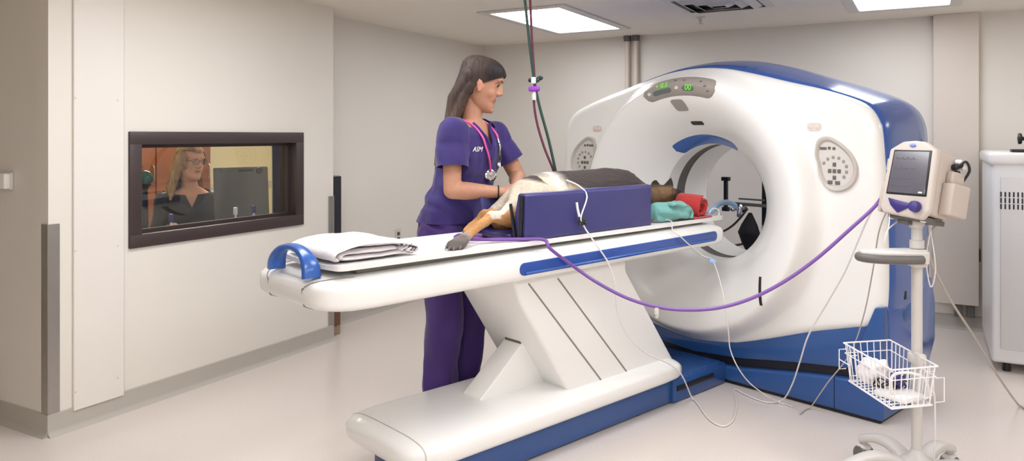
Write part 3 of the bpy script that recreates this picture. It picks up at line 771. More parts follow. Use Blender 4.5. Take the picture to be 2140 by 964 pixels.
# blue arched handle
hb = B(); rings = []
A0 = S.onz(588, 556, .905); A1 = S.onz(655, 578, .905)
for k in range(25):
    t = k/24; a = PI*t; x = A0.x+(A1.x-A0.x)*(.5-.5*math.cos(a)); z = .9+.096*math.sin(a)**.8; y = A0.y-.02+.0*abs(math.cos(a))**3
    tw = .021+.013*abs(math.cos(a))**2.5; th = .0095+.002*abs(math.cos(a))
    nx, nz = -math.cos(a), math.sin(a); l = math.hypot(nx*.8, nz+.2); nx, nz = nx/l*.9, (nz+.1)/l
    rings.append([V((x+nx*th*c, y+tw*s_, z+nz*th*c)) for c, s_ in ((1, -.8), (1.2, 0), (1, .8), (.5, 1), (-.6, 1), (-1, .7), (-1, -.7), (-.6, -1), (.5, -1))])
hb.loft(rings); h_ = part('handle', hb, m_blueacc, tab, 'blue arched handle at the foot end', sharp=50)
b = B(); kx = A0.x+(A1.x-A0.x)*(.5-.5*math.cos(PI*.7)); b.ell((kx+.002, A0.y-.041, .9+.096*math.sin(PI*.7)**.8), (.007, .004, .007)); part('handle_screw', b, m_bluedk, h_)
# long blue inlay on each side
for s_ in (1, -1):
    ya, yb, zc0, zc1, hh = -1.655, -.19, .848, .858, .0265; b = B(); rows = []
    poly = []
    for k in range(13): a = PI/2+PI*k/12; poly.append((ya+hh+hh*math.cos(a), zc0+hh*math.sin(a)))
    for k in range(13): a = -PI/2+PI*k/12; poly.append((yb-hh+hh*math.cos(a), zc1+hh*math.sin(a)))
    b.prism(poly, 'x', TC+s_*(TW-.012), TC+s_*(TW+.0035), .003, 2); il = part('side_inlay', b, m_bluedk, tab, 'long blue inlay along the side')
    c_ = B(); c_.tube([(TC+s_*(TW+.0035), y, z-.001) for y, z in [(ya+.03, zc0-.016), ((ya+yb)/2, .853-.016), (yb-.035, zc1-.016)]], .0055, 8, sub=10, smooth=True); part('inlay_painted_light', c_, m_blueacc, il)  # lighter blue strip paints in the light along the inlay's lower edge
# cradle and its rail
b = B(); b.rbox((0, -1.25, .914), (.34, 2.2, .022), .006, 2); part('cradle_rail', b, m_seam, tab)
rings = []
for y, k in ((-2.45, .9), (-2.44, .97), (-2.42, 1), (-1.8, 1), (-1.0, 1), (-.4, 1), (-.05, 1), (-.02, .97), (-.01, .9)):
    w = .222*k; top = []; n = 16
    for i in range(n+1):
        u = -1+2*i/n; top.append(V((w*u, y, .9375+.011*u*u+.0*abs(u))))
    bot = [V((w*u_*.985, y, .922+.006*u_*u_)) for u_ in [1-2*i/n for i in range(n+1)]]
    rings.append(top+bot)
b = B(); b.loft(rings); part('cradle', b, m_tray, tab, sharp=50)
# slanted pedestal
b = B(); b.prism([(-1.62, .80), (-.86, .80), (-.86, .74), (-.42, .16), (-1.22, .16), (-1.57, .68)], 'x', -.205, .205, .022, 3); pd = part('pedestal', b, m_white2, tab, sharp=50)
for (ya, za, yb, zb) in ((-1.53, .765, -1.05, .24), (-1.35, .765, -.86, .24)):
    b = B(); l = math.hypot(yb-ya, zb-za); an = math.atan2(zb-za, yb-ya)
    b.rbox((.2055, (ya+yb)/2, (za+zb)/2), (.003, l, .007), 0, rot=Matrix.Rotation(an, 3, 'X'))
    b.rbox((-.2055, (ya+yb)/2, (za+zb)/2), (.003, l, .007), 0, rot=Matrix.Rotation(an, 3, 'X')); part('seam', b, m_seam, pd)
b = B(); b.prism([(-1.655, .235), (-1.67, .255), (-1.42, .455), (-1.36, .455), (-1.15, .235)], 'x', -.075, .05, .008, 3); part('strut', b, m_white2, tab)
b = B(); b.rbox((-.012, -1.40, .46), (.11, .05, .02), .006, 2); part('strut_hinge', b, m_dgrey, tab)
b = slab([(-2.185, 0, .16, .19, .012), (-2.18, 0, .195, .19, .03), (-2.16, 0, .235, .19, .047), (-2.12, 0, .262, .19, .058), (-2.05, 0, .277, .19, .063), (-1.95, 0, .28, .19, .064), (-.62, 0, .28, .19, .064), (-.53, 0, .277, .19, .06), (-.49, 0, .265, .188, .052), (-.47, 0, .24, .186, .04), (-.465, 0, .2, .186, .02)], 3.6)
part('base_cover', b, m_white2, tab, sharp=50)
b = B(); rr_ = superring(0, .19, .2655, .0605, -2.115, 56, 3.6); rr2 = superring(0, .19, .2662, .0608, -2.111, 56, 3.6); b.loft([rr_, rr2]); part('cover_seam', b, m_grey, tab)
b = B(); b.rbox((0, -1.03, .066), (.41, 2.03, .124), .012, 3); b.rbox((0, -.25, .062), (.44, .5, .116), .008, 2); pl = part('plinth', b, m_bluelow, tab)
b = B(); b.rbox((.223, -.3, .075), (.012, .34, .026), .004, 2); b.rbox((0, -1.0, .008), (.39, 1.96, .014), 0); part('dark_slot', b, m_navy, pl)
for k in range(7):
    b = B(); b.rbox((.2, -.44+k*.045, .121), (.03, .012, .004), .001, 1); part('vent_rib', b, m_bluedk, pl)
# ------------------------------------------------------------------ things lying on the table
ZT = .944
tr = thing('positioning_trough', 'purple-navy padded vinyl trough holding the dog on the table', 'cushion', S, (0, -1.1, ZT))
def wallprism(s_, ya, yb, name, hz):
    b = B()
    poly = [(s_*.112, ZT+.004), (s_*.205, ZT+.004), (s_*.205, hz-.01), (s_*.19, hz), (s_*.16, hz), (s_*.15, hz-.01)]
    b.prism(poly, 'y', ya, yb, .009, 3)
    bm = bmesh.new(); vs = [bm.verts.new(v) for v in b.v]
    for f in b.f: bm.faces.new([vs[i] for i in f])
    bmesh.ops.subdivide_edges(bm, edges=[e for e in bm.edges if e.calc_length() > .05], cuts=6, use_grid_fill=True)
    b2 = B().bm(bm)
    b2 = displace(b2, lambda v, n: .004*noise.noise(v*9)+.002*noise.noise(V((v.x*20, v.y*40+v.z*25, v.z*8))))
    return part(name, b2, m_vinyl, tr, sharp=40)
nw = wallprism(1, -1.545, -.665, 'near_side', 1.152)
fwl = wallprism(-1, -1.5, -.62, 'far_side', 1.13)
b = B(); b.rbox((0, -1.1, ZT+.014), (.25, .93, .026), .01, 3); part('floor_pad', b, m_vinyl2, tr)
b = B(); b.rbox((.18, -1.552, 1.05), (.02, .012, .19), .004, 2, rot=Matrix.Rotation(.05, 3, 'Y'))
b.rbox((.13, -1.552, 1.03), (.014, .01, .15), .003, 2, rot=Matrix.Rotation(-.2, 3, 'Y')); part('strap', b, m_black, tr, 'black strap on the open end')
# white towel folded on the foot end
tw = thing('folded_towel', 'white towel folded flat beside the blue handle at the foot of the table', 'towel', S, (0, -2.26, ZT))
def ribbon(path, xa, xb, th, nx=18, amp=.004, seed=0, wav=1):
    p = spline([V((0, y, z)) for y, z in path], 6); rings = []; k = len(p)
    for i in range(k):
        t = (p[min(i+1, k-1)]-p[max(i-1, 0)]).normalized(); nn = V((0, -t.z, t.y)); top = []; bot = []
        for j in range(nx+1):
            u = j/nx; x = xa+(xb-xa)*u+.006*noise.noise(V((seed, p[i].y*10, i*.1)))
            e = min(1, min(u, 1-u)*nx/1.5)**.5
            dz = V((0, 0, amp*noise.noise(V((x*14, p[i].y*14, seed)))))
            top.append(V((x, 0, 0))+p[i]+nn*th*.5*e+dz); bot.append(V((x, 0, 0))+p[i]-nn*th*.5*e+dz)
        rings.append(top+bot[::-1])
    return B().loft(rings)
b = ribbon([(-2.13, .957), (-2.3, .957), (-2.38, .957), (-2.405, .966), (-2.38, .976), (-2.3, .977), (-2.17, .975)], -.19, .16, .017, seed=1); part('lower_fold', b, m_towel, tw, sharp=60)
b = ribbon([(-2.15, .967), (-2.12, .985), (-2.16, .997), (-2.28, 1.003), (-2.37, 1.0), (-2.42, .985), (-2.432, .967), (-2.415, .957)], -.195, .165, .018, seed=5, amp=.006); part('upper_fold', b, m_towel, tw, sharp=60)
b = ribbon([(-2.15, .99), (-2.105, .985), (-2.08, .972), (-2.085, .957), (-2.11, .955), (-2.12, .966), (-2.105, .972)], -.16, .168, .013, seed=9); part('printed_edge', b, m_print, tw, 'rolled edge printed with dark leaves', sharp=60)

# ------------------------------------------------------------------ the dog
b = B()
chain = [((0, -1.33, 1.10), .105), ((0, -1.24, 1.117), .11), ((0, -1.10, 1.117), .112), ((0, -.93, 1.115), .112), ((0, -.78, 1.118), .117), ((0, -.66, 1.112), .112), ((0, -.55, 1.08), .09), ((-.005, -.46, 1.065), .07), ((-.01, -.38, 1.07), .058)]
for (p, r), (q, s_) in zip(chain, chain[1:]): b.cone(p, r, q, s_, 24)
b.ell((0, -.32, 1.075), (.058, .075, .052)); b.cone((0, -.30, 1.075), .045, (0, -.2, 1.075), .03, 20); b.cone((0, -.2, 1.075), .03, (0, -.155, 1.072), .024, 16)
b.cone((0, -.28, 1.045), .03, (0, -.18, 1.048), .017, 14)
for s_ in (1, -1):
    b.cone((s_*.042, -.312, 1.09), .036, (s_*.047, -.295, 1.125), .027, 14, flat=.38, side=(.68, .73, 0)); b.cone((s_*.047, -.295, 1.125), .027, (s_*.05, -.278, 1.172-(.02 if s_ < 0 else 0)), .005, 14, flat=.4, side=(.68, .73, 0))
# hind legs: thigh, stifle, shank back to the hock, pastern out to the paw
def hind(sx, hip, stifle, hock, paw, tip, big):
    b.cone(hip, .1*big, stifle, .062*big, 20); b.cone((hip[0], hip[1]-.06, hip[2]+.005), .075*big, (hock[0]*.5+stifle[0]*.5, hock[1]*.55+stifle[1]*.45, hock[2]*.5+stifle[2]*.5+.012), .034, 16)
    b.cone(stifle, .05*big, hock, .023, 16); b.cone(hock, .024, paw, .018, 14)
    b.ell(hock, (.02, .026, .026))
    P, Q = V(paw), V(tip); d = (Q-P).normalized(); side = d.cross(V((0, 0, 1))).normalized()
    b.cone(P, .024, P.lerp(Q, .45), .031, 16, flat=.75)
    for k in range(4):
        o = side*((k-1.5)*.0165); l = 1 if k in (1, 2) else .82
        b.cone(P.lerp(Q, .4)+o, .0125, P.lerp(Q, .4+.42*l)+o*1.15, .0125, 12); b.cone(P.lerp(Q, .4+.42*l)+o*1.15, .0125, P.lerp(Q, .4+.6*l)+o*1.2-V((0, 0, .006)), .0085, 10)
    return side
hk = S.onx(1027, 452, .04); pw = S.onx(976, 493, .075); tp_ = S.onz(945, 518, .957)
hind(1, (.055, -1.30, 1.09), (.06, -1.43, 1.015), tuple(hk), tuple(pw), tuple(tp_), 1.0)
hk2 = S.onx(1012, 448, -.09); pw2 = S.onx(1000, 462, -.11); tp2 = S.onz(978, 487, .962)
hind(-1, (-.05, -1.31, 1.085), (-.06, -1.44, 1.01), tuple(hk2), tuple(pw2), tuple(tp2), .92)
# fore legs stretched forward beside the head
for s_ in (1, -1):
    b.cone((s_*.06, -.62, 1.05), .055, (s_*.075, -.53, .995), .036, 16); b.cone((s_*.075, -.53, .995), .034, (s_*.09, -.38, .975), .02, 14); b.cone((s_*.09, -.38, .975), .02, (s_*.09, -.30, .968), .024, 14)
# tail lying down over the back of the thigh
tl = [V((.0, -1.425, 1.14)), V((.03, -1.47, 1.10)), V((.045, -1.53, 1.065)), V((.05, -1.6, 1.03)), V((.05, -1.66, 1.0))]
for i in range(4): b.cone(tl[i], .02-.003*i, tl[i+1], .017-.003*i, 12)
dogb = remesh(b, .007, 5, .5)
dogb = displace(dogb, lambda v, n: .0025*noise.noise(V((v.x*60, v.y*25, v.z*60))))
def mixc(a, c, t): t = max(0, min(1, t)); return tuple(x+(y-x)*t for x, y in zip(a, c))
DK, BR, CR, TAN, GR, BLK = (62, 54, 52), (112, 86, 60), (196, 180, 154), (186, 140, 92), (140, 130, 124), (34, 30, 30)
def furcol(v):
    n = noise.noise(v*14)*.5; n2 = noise.noise(v*5+V((3, 1, 2)))
    if v.y > -.47:                                    # head
        c = mixc(BR, (128, 100, 70), .5+n)
        if v.z > 1.115: c = mixc(c, (38, 30, 27), (v.z-1.11)*45)
        if v.y > -.23: c = mixc(c, BLK, (v.y+.23)*14)
        if v.z < 1.0: c = mixc(TAN, CR, .3+n)
        return c
    if v.y < -1.50:                                   # lower hind legs and tail tip
        d1 = max(-v.y-1.70, 0)
        c = mixc((196, 146, 92), (150, 104, 62), .4+n)
        if v.y < -1.74: c = mixc(mixc(c, GR, (-1.74-v.y)*22+n), (84, 76, 72), max(0, (-1.80-v.y)*12+n*1.5))
        if .03 < v.x < .07 and v.z > 1.035 and v.y > -1.62: c = mixc(c, (226, 220, 208), .8)
        return c
    edge = -1.02+.12*n2                                # where the pale haunch gives way to the dark saddle
    t = (v.y-(-1.13)+.06*n2+(v.z-1.16)*2.6)*9+.5
    c = mixc(CR, DK, t)
    if v.y < -1.3: 
        g = mixc((188, 176, 158), (138, 130, 120), (1.13-v.z)*9+n*1.4)
        c = mixc(g, DK, (v.z-1.175+.25*(v.y+1.3))*45+n)
        if v.z < 1.03: c = mixc(c, TAN, (1.03-v.z)*25)
    else: c = mixc(mixc(c, (232, 224, 210), (1-abs(v.y+1.22)*12)*.9), (206, 172, 124), (.6-abs(v.y+1.12)*12)*(1 if v.z < 1.2 else .3)*(1-min(1, max(0, t))))
    if v.y > -.66: c = mixc(c, (96, 84, 78), (v.y+.66)*6+n)
    return c
dog = single('dog', dogb, m_fur, 'tan and dark grey dog lying in the purple trough on the table', 'dog', S, (0, -1.1, ZT+.03), colf=furcol, sharp=180)
def dogpart(name, b, m, label=None): return part(name, b, m, dog, label)
b = B(); b.ell((0, -.131, 1.076), (.014, .01, .011)); dogpart('nose', b, m_black)
for s_ in (1, -1):
    b = B(); b.ell((s_*.038, -.262, 1.096), (.009, .008, .007)); dogpart('eye', b, m_black)
for (pw_, tp__) in ((pw, tp_), (pw2, tp2)):
    P, Q = V(pw_), V(tp__); d = (Q-P).normalized(); side = d.cross(V((0, 0, 1))).normalized(); b = B()
    for k in range(4):
        o = side*((k-1.5)*.0165); l = 1 if k in (1, 2) else .82; e = P.lerp(Q, .4+.6*l)+o*1.2
        b.cone(e+d*.004+V((0, 0, .001)), .0045, e+d*.02-V((0, 0, .008)), .0016, 8)
    dogpart('claws', b, m_dgrey)

# cloths by the head
tc = S.onx(1392, 442, .13); 
t = thing('teal_cloth', 'crumpled teal cloth tucked in front of the dog\'s head', 'cloth', S, (tc.x, tc.y, ZT))
b = B(); rings = []
for i in range(31):
    u = i/30; y = tc.y-.12+.24*u; r = .058*(1-abs(2*u-1)**6*.25); ring = []
    for j in range(56):
        a = 2*PI*j/56; k = 1+.12*math.sin(5*a+u*6)+.16*noise.noise(V((math.cos(a)*1.6, math.sin(a)*1.6, u*5)))
        z = ZT+.052+r*.86*k*math.sin(a); 
        ring.append(V((tc.x+r*1.05*k*math.cos(a)+.03*u, y, max(z, ZT+.004))))
    rings.append(ring)
for s_, dy in ((.86, .004), (.72, -.03), (.5, -.06)):
    c = sum(rings[30], V())/56; rings.append([c+(v-c)*s_+V((0, dy, 0)) for v in rings[30]])
b.loft(rings); part('bundle', b, m_teal, t, sharp=70)
b = ribbon([(tc.y-.05, 1.032), (tc.y+.03, 1.034), (tc.y+.1, 1.022), (tc.y+.132, .99), (tc.y+.12, .958)], tc.x-.02, tc.x+.085, .012, amp=.018, seed=4); part('loose_flap', b, m_teal, t, sharp=70)
rc = S.onx(1444, 431, .12)
t = thing('red_towel', 'red towel rolled up beside the teal cloth at the head of the table', 'towel', S, (rc.x, rc.y, ZT))
b = B(); ax = V((.99, .08, -.05)).normalized(); uu = V((0, 0, 1)); ww = ax.cross(uu).normalized(); uu = ww.cross(ax)
NS = 96; TH = .013; rings = []; zc_ = ZT+.064
for i in range(NS+1):
    a = 2*PI*2.3*i/NS; r = .062-.036*i/NS; dirv = uu*math.cos(a)+ww*math.sin(a); ring = []
    c = V((rc.x, rc.y, zc_))
    sl = .075
    for q, hh in ((-sl, .35), (-sl+.008, 1), (-sl*.5, 1), (0, 1), (sl*.5, 1), (sl-.008, 1), (sl, .35)): ring.append(c+ax*(q+.006*math.sin(a*1.3))+dirv*(r+TH*.45*hh))
    for q, hh in ((sl, .35), (sl-.008, 1), (sl*.5, 1), (0, 1), (-sl*.5, 1), (-sl+.008, 1), (-sl, .35)): ring.append(c+ax*(q+.006*math.sin(a*1.3))+dirv*(r-TH*.45*hh))
    rings.append(ring)
b.loft(rings); part('roll', b, m_red, t, sharp=70)
b = ribbon([(rc.y-.11, .953), (rc.y, .952), (rc.y+.06, .953)], rc.x-.02, rc.x+.1, .01, amp=.005, seed=8); part('loose_end', b, m_red, t, sharp=70)

# ------------------------------------------------------------------ breathing apparatus seen through the bore
YA = 1.0
def ap(px, py, y=YA): return S.ony(px, py, y)
a0 = ap(1518, 430); 
t = thing('anesthesia_stand', 'black anesthesia stand with a hanging breathing bag seen through the bore', 'stand', S, (a0.x+.12, YA+.1, 0))
A_ = ap(1517, 374); Bm = ap(1517, 437); C_ = ap(1588, 432); 
b = B(); b.rbox((A_.x, YA, (A_.z+Bm.z)/2), (.024, .026, A_.z-Bm.z), .003, 2); b.rbox((A_.x, YA, A_.z), (.055, .04, .028), .004, 2); b.rbox((A_.x, YA, Bm.z), (.045, .04, .03), .004, 2); part('clamp_post', b, m_black, t)
b = B(); cx2 = C_.x+.1; b.rbox(((A_.x+cx2)/2, YA, C_.z+.008), (cx2-A_.x, .022, .022), .004, 2); b.rbox(((A_.x+cx2)/2+.02, YA, C_.z+.045), (.2, .014, .012), .003, 2); part('cross_bar', b, m_dgrey, t)
b = B(); v0 = ap(1548, 436); b.lathe([(.012, -.06), (.022, -.055), (.022, -.01), (.03, -.005), (.03, .02), (.016, .028), (.012, .06)], v0, (.9, -.4, .15), 20); b.lathe([(.01, -.04), (.016, -.03), (.016, .03), (.01, .04)], (v0.x, v0.y-.02, v0.z-.02), (.2, 0, 1), 16); b.ell((v0.x-.05, v0.y-.02, v0.z-.005), (.022, .022, .022)); part('valve_block', b, m_chrome, t)
k0 = ap(1568, 445); k1 = ap(1562, 528); b = B(); rings = []
for i in range(21):
    u = i/20; p = k0.lerp(k1, u); w = lerpl([0, .08, .3, .5, .75, 1], [.012, .025, .06, .082, .05, .006], u)
    rings.append([V((p.x+w*math.cos(a)*1.0, p.y+w*.55*math.sin(a), p.z)) for a in [2*PI*j/24 for j in range(24)]])
b.loft(rings); part('breathing_bag', b, m_blackrub, t, 'black rubber breathing bag')
b = B(); q0 = ap(1588, 375); b.rbox((q0.x+.10, YA+.08, q0.z-.12), (.19, .14, .4), .01, 2); part('machine_body', b, m_black, t)
b = B(); b.lathe([(.018, .03), (.018, a0.z+.1)], (a0.x+.25, YA+.08, 0), n=20); part('pole', b, m_steel, t)
for k in range(4):
    an = k*PI/2+.4; b = B(); b.cone((a0.x+.25, YA+.08, .06), .016, (a0.x+.25+.25*math.cos(an), YA+.08+.25*math.sin(an), .05), .012); lg = part('leg', b, m_dgrey, t)
    b = B(); b.lathe([(.01, -.012), (.025, -.012), (.025, .012), (.01, .012)], (a0.x+.25+.25*math.cos(an), YA+.08+.25*math.sin(an), .025), (math.sin(an), -math.cos(an), 0), 16); part('caster', b, m_black, lg)
h0 = ap(1500, 487); h1 = ap(1545, 458); h2 = ap(1492, 517); h3 = ap(1562, 508)
b = B(); b.tube([ap(1440, 470)+V((0, -.1, -.12)), h0, ap(1525, 476), h1, ap(1562, 436)], .008, 8); part('hose', b, m_brownh, t)
b = B(); b.tube([ap(1440, 500)+V((0, -.1, -.12)), h2, ap(1530, 514), h3, ap(1600, 500)], .008, 8); part('hose', b, m_brownh, t)
# pale blue breathing tube from the dog to the stand
p0 = S.onx(1468, 452, .08); pts = [V((.01, -.13, 1.02)), V((.05, -.06, .985)), S.onx(1484, 442, .07), S.dep(1500, 428, 4.62), S.dep(1520, 423, 4.85), S.dep(1536, 430, 5.0)]
b = B(); p = spline(pts, 12)
rad = [.017+.0018*math.sin(i*2.2) for i in range(len(p))]; b.tube(p, rad, 14, smooth=False)
single('breathing_tube', b, m_ltblue, 'pale blue breathing tube running from the dog into the bore', 'tube', S, tuple(pts[0]))
# clear tubing and a pale blue clip at the head end
b = B(); e0 = S.onx(1400, 474, .2); b.tube([e0, S.onx(1440, 464, .2), S.onx(1480, 460, .18), S.onx(1500, 452, .16), S.onx(1502, 440, .16), S.onx(1490, 436, .15), S.onx(1482, 446, .15)], .004, 8); single('clear_tubing', b, m_wire, 'thin white tubing looped at the head end of the table', 'tube', S, tuple(e0))

# ------------------------------------------------------------------ hanging hoses
HD = 4.02
def hpix(pts, d=HD): return [W.dep(x, y, d+dz) for x, y, dz in pts]
gtop = W.dep(1091, -63, HD); gtop.z = HC
b = B(); b.tube([gtop]+hpix([(1097, 0, 0), (1106, 85, 0), (1116, 165, .0), (1127, 220, .0), (1146, 290, -.01), (1160, 352, -.02)])+[W.dep(1165, 378, HD-.02)], .0075, 10)
single('green_hose', b, m_green_h, 'dark green hose hanging from the ceiling behind the dog', 'hose', W, tuple(gtop))
gtop = W.dep(1105, -63, HD+.03); gtop.z = HC
b = B(); b.tube([gtop]+hpix([(1108, 0, .02), (1112, 85, .02), (1117, 165, .02), (1116, 215, .02), (1123, 260, .02), (1138, 310, .01), (1155, 352, 0)])+[W.dep(1165, 380, HD)], .0065, 10)
ph = single('plum_hose', b, m_plum_h, 'plum red hose hanging from the ceiling beside the green one', 'hose', W, tuple(gtop))
c0 = W.dep(1117, 186, HD)
t = thing('hose_clamp', 'purple and white clamp joining the two hanging hoses', 'clamp', W, tuple(c0))
b = B(); b.rbox(c0+V((-.002, -.008, 0)), (.06, .03, .028), .008, 3); part('purple_clip', b, M('clip_purple', (150, 60, 190), .35), t)
c1 = W.dep(1117, 168, HD); b = B(); b.rbox(c1+V((.012, -.008, 0)), (.032, .03, .026), .008, 3, rot=Matrix.Rotation(-.5, 3, 'Y')); b.ell(c1+V((.03, -.006, .012)), (.016, .012, .012)); b.ell(c1+V((-.022, -.008, .0)), (.013, .012, .012)); part('dark_valve', b, M('valve_green', (26, 48, 52), .3), t)
b = B(); b.rbox(c1+V((-.006, -.012, -.002)), (.026, .034, .036), .006, 3); c2 = W.dep(1116, 200, HD); b.lathe([(.011, -.024), (.013, -.01), (.011, .03)], c2, n=14); part('white_joint', b, m_white, t)

# ------------------------------------------------------------------ patient monitor on its cart
POLE = (1.59, 2.95)
Cq = Fr((POLE[0], POLE[1]), 0)
ct = thing('monitor_cart', 'grey rolling pole stand carrying a tray and a white wire basket', 'cart', Cq, (0, 0, 0))
b = B(); b.lathe([(.02, .1), (.02, 1.06)], n=28); b.lathe([(.026, .96), (.026, .99)], n=24); part('pole', b, m_cart, ct)
b = B(); b.lathe([(.03, .07), (.075, .075), (.08, .1), (.06, .13), (.03, .15), (.022, .17)], n=32); part('hub', b, m_cart, ct)
for k, deg in enumerate((108, 36, -36, -108, 180)):
    a = math.radians(deg); d = V((math.cos(a), math.sin(a), 0)); s_ = V((-d.y, d.x, 0)); rings = []
    for u in range(17):
        t_ = u/16; r = .04+.26*t_; zc = .105+.035*math.sin(PI*min(1, t_*1.1)); hw = .032-.006*t_; hh = .022-.004*t_
        if t_ > .9: hh *= math.sqrt(max(.05, 1-((t_-.9)/.1)**2)); hw *= math.sqrt(max(.1, 1-((t_-.9)/.1)**2*.9))
        rings.append([d*r+s_*(hw*math.copysign(abs(math.cos(q))**.7, math.cos(q)))+V((0, 0, zc+hh*math.copysign(abs(math.sin(q))**.7, math.sin(q)))) for q in [2*PI*j/20 for j in range(20)]])
    b = B(); b.loft(rings); lg = part('leg', b, m_cart, ct)
    wc = d*.275; b = B()
    for o in (-.016, .016): b.lathe([(.008, -.011), (.034, -.011), (.038, -.006), (.038, .006), (.034, .011), (.008, .011)], wc+s_*.0+V((0, 0, .039))+s_.cross(V((0, 0, 1)))*0+s_*o, s_, 24)
    part('caster', b, m_dgrey, lg)
    b = B(); b.rbox(wc+V((0, 0, .06)), (.05, .05, .05), .014, 3, rot=Matrix.Rotation(a, 3, 'Z')); b.lathe([(.012, .07), (.012, .1)], wc, n=12); part('caster_fork', b, m_lgrey, lg)
# tray handle
pt = W.dep(1864, 536, 2.9); b = B(); lx = pt.x-POLE[0]; zt_ = 1.4-(527-HY)/FPX*2.9
poly = [(.02, -.055), (.02, .05), (-.06, .06), (-.2, .035), (-.225, .0), (-.215, -.035), (-.15, -.07), (-.03, -.075)]
poly = [(p.x, p.y) for p in spline([V((x, y, 0)) for x, y in poly], 5, True)]
b.prism(poly, 'z', zt_-.045, zt_, .012, 3); hd = part('tray', b, m_lgrey, ct)
b = B(); g_ = [(-.218, .02), (-.226, -.01), (-.2, -.05), (-.15, -.074), (-.06, -.083), (-.02, -.08)]; b.tube([V((x*1.0, y*1.0, zt_-.026)) for x, y in g_], .017, 12, flat=1.0); part('grip', b, m_dgrey, hd, 'dark grey front grip')
b = B(); b.rbox((0, -.0, zt_-.03), (.06, .07, .07), .012, 3); part('collar', b, m_lgrey, ct)
# wire basket
ZR = .547
def wq(px, py, z): 
    v = W.onz(px, py, z); return v-V((POLE[0], POLE[1], 0))
rA, rB, rC, rD = [wq(*p, ZR) for p in ((1763, 717), (1860, 711), (1960, 766), (1864, 774))]
cen = (rA+rB+rC+rD)/4; cen.z = ZR
def low(p, f=.88, dz=.15): q = cen+(p-cen)*f; return V((q.x, q.y, ZR-dz))
lA, lB, lC, lD = [low(p) for p in (rA, rB, rC, rD)]
bk = B(); R1, R2 = .0033, .0021
def rect(c4, r):
    for p, q in zip(c4, c4[1:]+c4[:1]): bk.tube([p, q], r, 8, sub=1, smooth=False)
rect([rA, rB, rC, rD], R1); rect([lA, lB, lC, lD], R1)
rect([low(p, .97, .04) for p in (rA, rB, rC, rD)], R2)
for (p, q, lp, lq), n in (((rA, rB, lA, lB), 7), ((rB, rC, lB, lC), 11), ((rC, rD, lC, lD), 7), ((rD, rA, lD, lA), 11)):
    for i in range(n):
        t_ = (i+.5)/n; bk.tube([p.lerp(q, t_), lp.lerp(lq, t_)], R2, 6, sub=1, smooth=False)
for i in range(11):
    t_ = (i+.5)/11; bk.tube([lA.lerp(lD, t_), lB.lerp(lC, t_)], R2, 6, sub=1, smooth=False)
for i in range(4):
    t_ = (i+.5)/4; bk.tube([lA.lerp(lB, t_), lD.lerp(lC, t_)], R2, 6, sub=1, smooth=False)
bp_ = part('basket', bk, m_metalw, ct, 'white wire basket')
b = B(); e1 = (rC-rB).normalized(); q = rB.lerp(rC, .62); b.rbox((q.x, q.y, ZR-.02), (.05, .02, .06), .006, 2, rot=Matrix.Rotation(math.atan2(e1.y, e1.x), 3, 'Z')); b.rbox((.0, -.0, ZR-.02), (.055, .055, .04), .01, 2); part('hook', b, m_lgrey, bp_)
b = B(); s1 = rA.lerp(rD, .25); o1 = (rA-rB).normalized()*.03
for z0_, z1_ in ((-.02, -.1),):
    for tt in (.05, .3): 
        q = rA.lerp(rD, tt); b.tube([q+V((0, 0, z0_)), q+o1+V((0, 0, z0_)), q+o1+V((0, 0, z1_)), q+V((0, 0, z1_))], R2, 6, smooth=False)
b.tube([rA.lerp(rD, .05)+o1+V((0, 0, -.06)), rA.lerp(rD, .3)+o1+V((0, 0, -.06))], R2, 6, smooth=False); part('side_rack', b, m_metalw, bp_)
b = B(); o1 = (rC-rD).normalized()*.04
for tt in (.1, .5): 
    q = rC.lerp(rB, tt*.5); b.tube([q+V((0, 0, -.05)), q+o1+V((0, 0, -.05)), q+o1+V((0, 0, -.14)), q+V((0, 0, -.14))], R2, 6, smooth=False)
part('side_rack', b, m_metalw, bp_)
# contents of the basket
def crumple(c, r, m, name, label, cat, seed, mul=1.0):
    b = B(); b.ell((0, 0, 0), (1, 1, 1), nu=48, nv=30)
    for i, v in enumerate(b.v):
        k = 1+.35*noise.noise(v*1.7+V((seed, 0, 0)))+.18*noise.noise(v*4.5+V((0, seed, 0))); b.v[i] = V((v.x*r[0]*k, v.y*r[1]*k, v.z*r[2]*k))+c
    return single(name, b, m, label, cat, Cq, tuple(c-V((0, 0, r[2]))), sharp=70)
def inb(u, w, dz): q = lA.lerp(lB, w).lerp(lD.lerp(lC, w), u); return V((q.x, q.y, q.z+dz))
crumple(inb(.3, .35, .062), (.06, .05, .055), m_towel, 'gauze_wad', 'crumpled white cloth bundled in the left corner of the wire basket', 'cloth', 2)
crumple(inb(.55, .6, .045), (.028, .022, .03), m_indigo, 'probe_plug', 'purple plug lying in the middle of the wire basket', 'plug', 5)
q = inb(.72, .5, .016); b = B(); b.rbox(q, (.12, .13, .02), .005, 2, rot=Matrix.Rotation(.5, 3, 'Z')); single('paper_pack', b, m_white, 'flat white packet lying at the front of the wire basket', 'packet', Cq, tuple(q-V((0, 0, .01))))
b = B(); pts = []
for k in range(46):
    a = k*.55; r = .04+.008*math.sin(k*1.7); q = inb(.5, .5, .03+.02*math.sin(k*.9)+.012); pts.append(q+V((r*1.3*math.cos(a), r*math.sin(a), 0)))
b.tube(pts, .003, 6, sub=4); single('coiled_lead', b, m_black, 'black lead coiled on the bottom of the wire basket', 'cable', Cq, tuple(pts[0]))
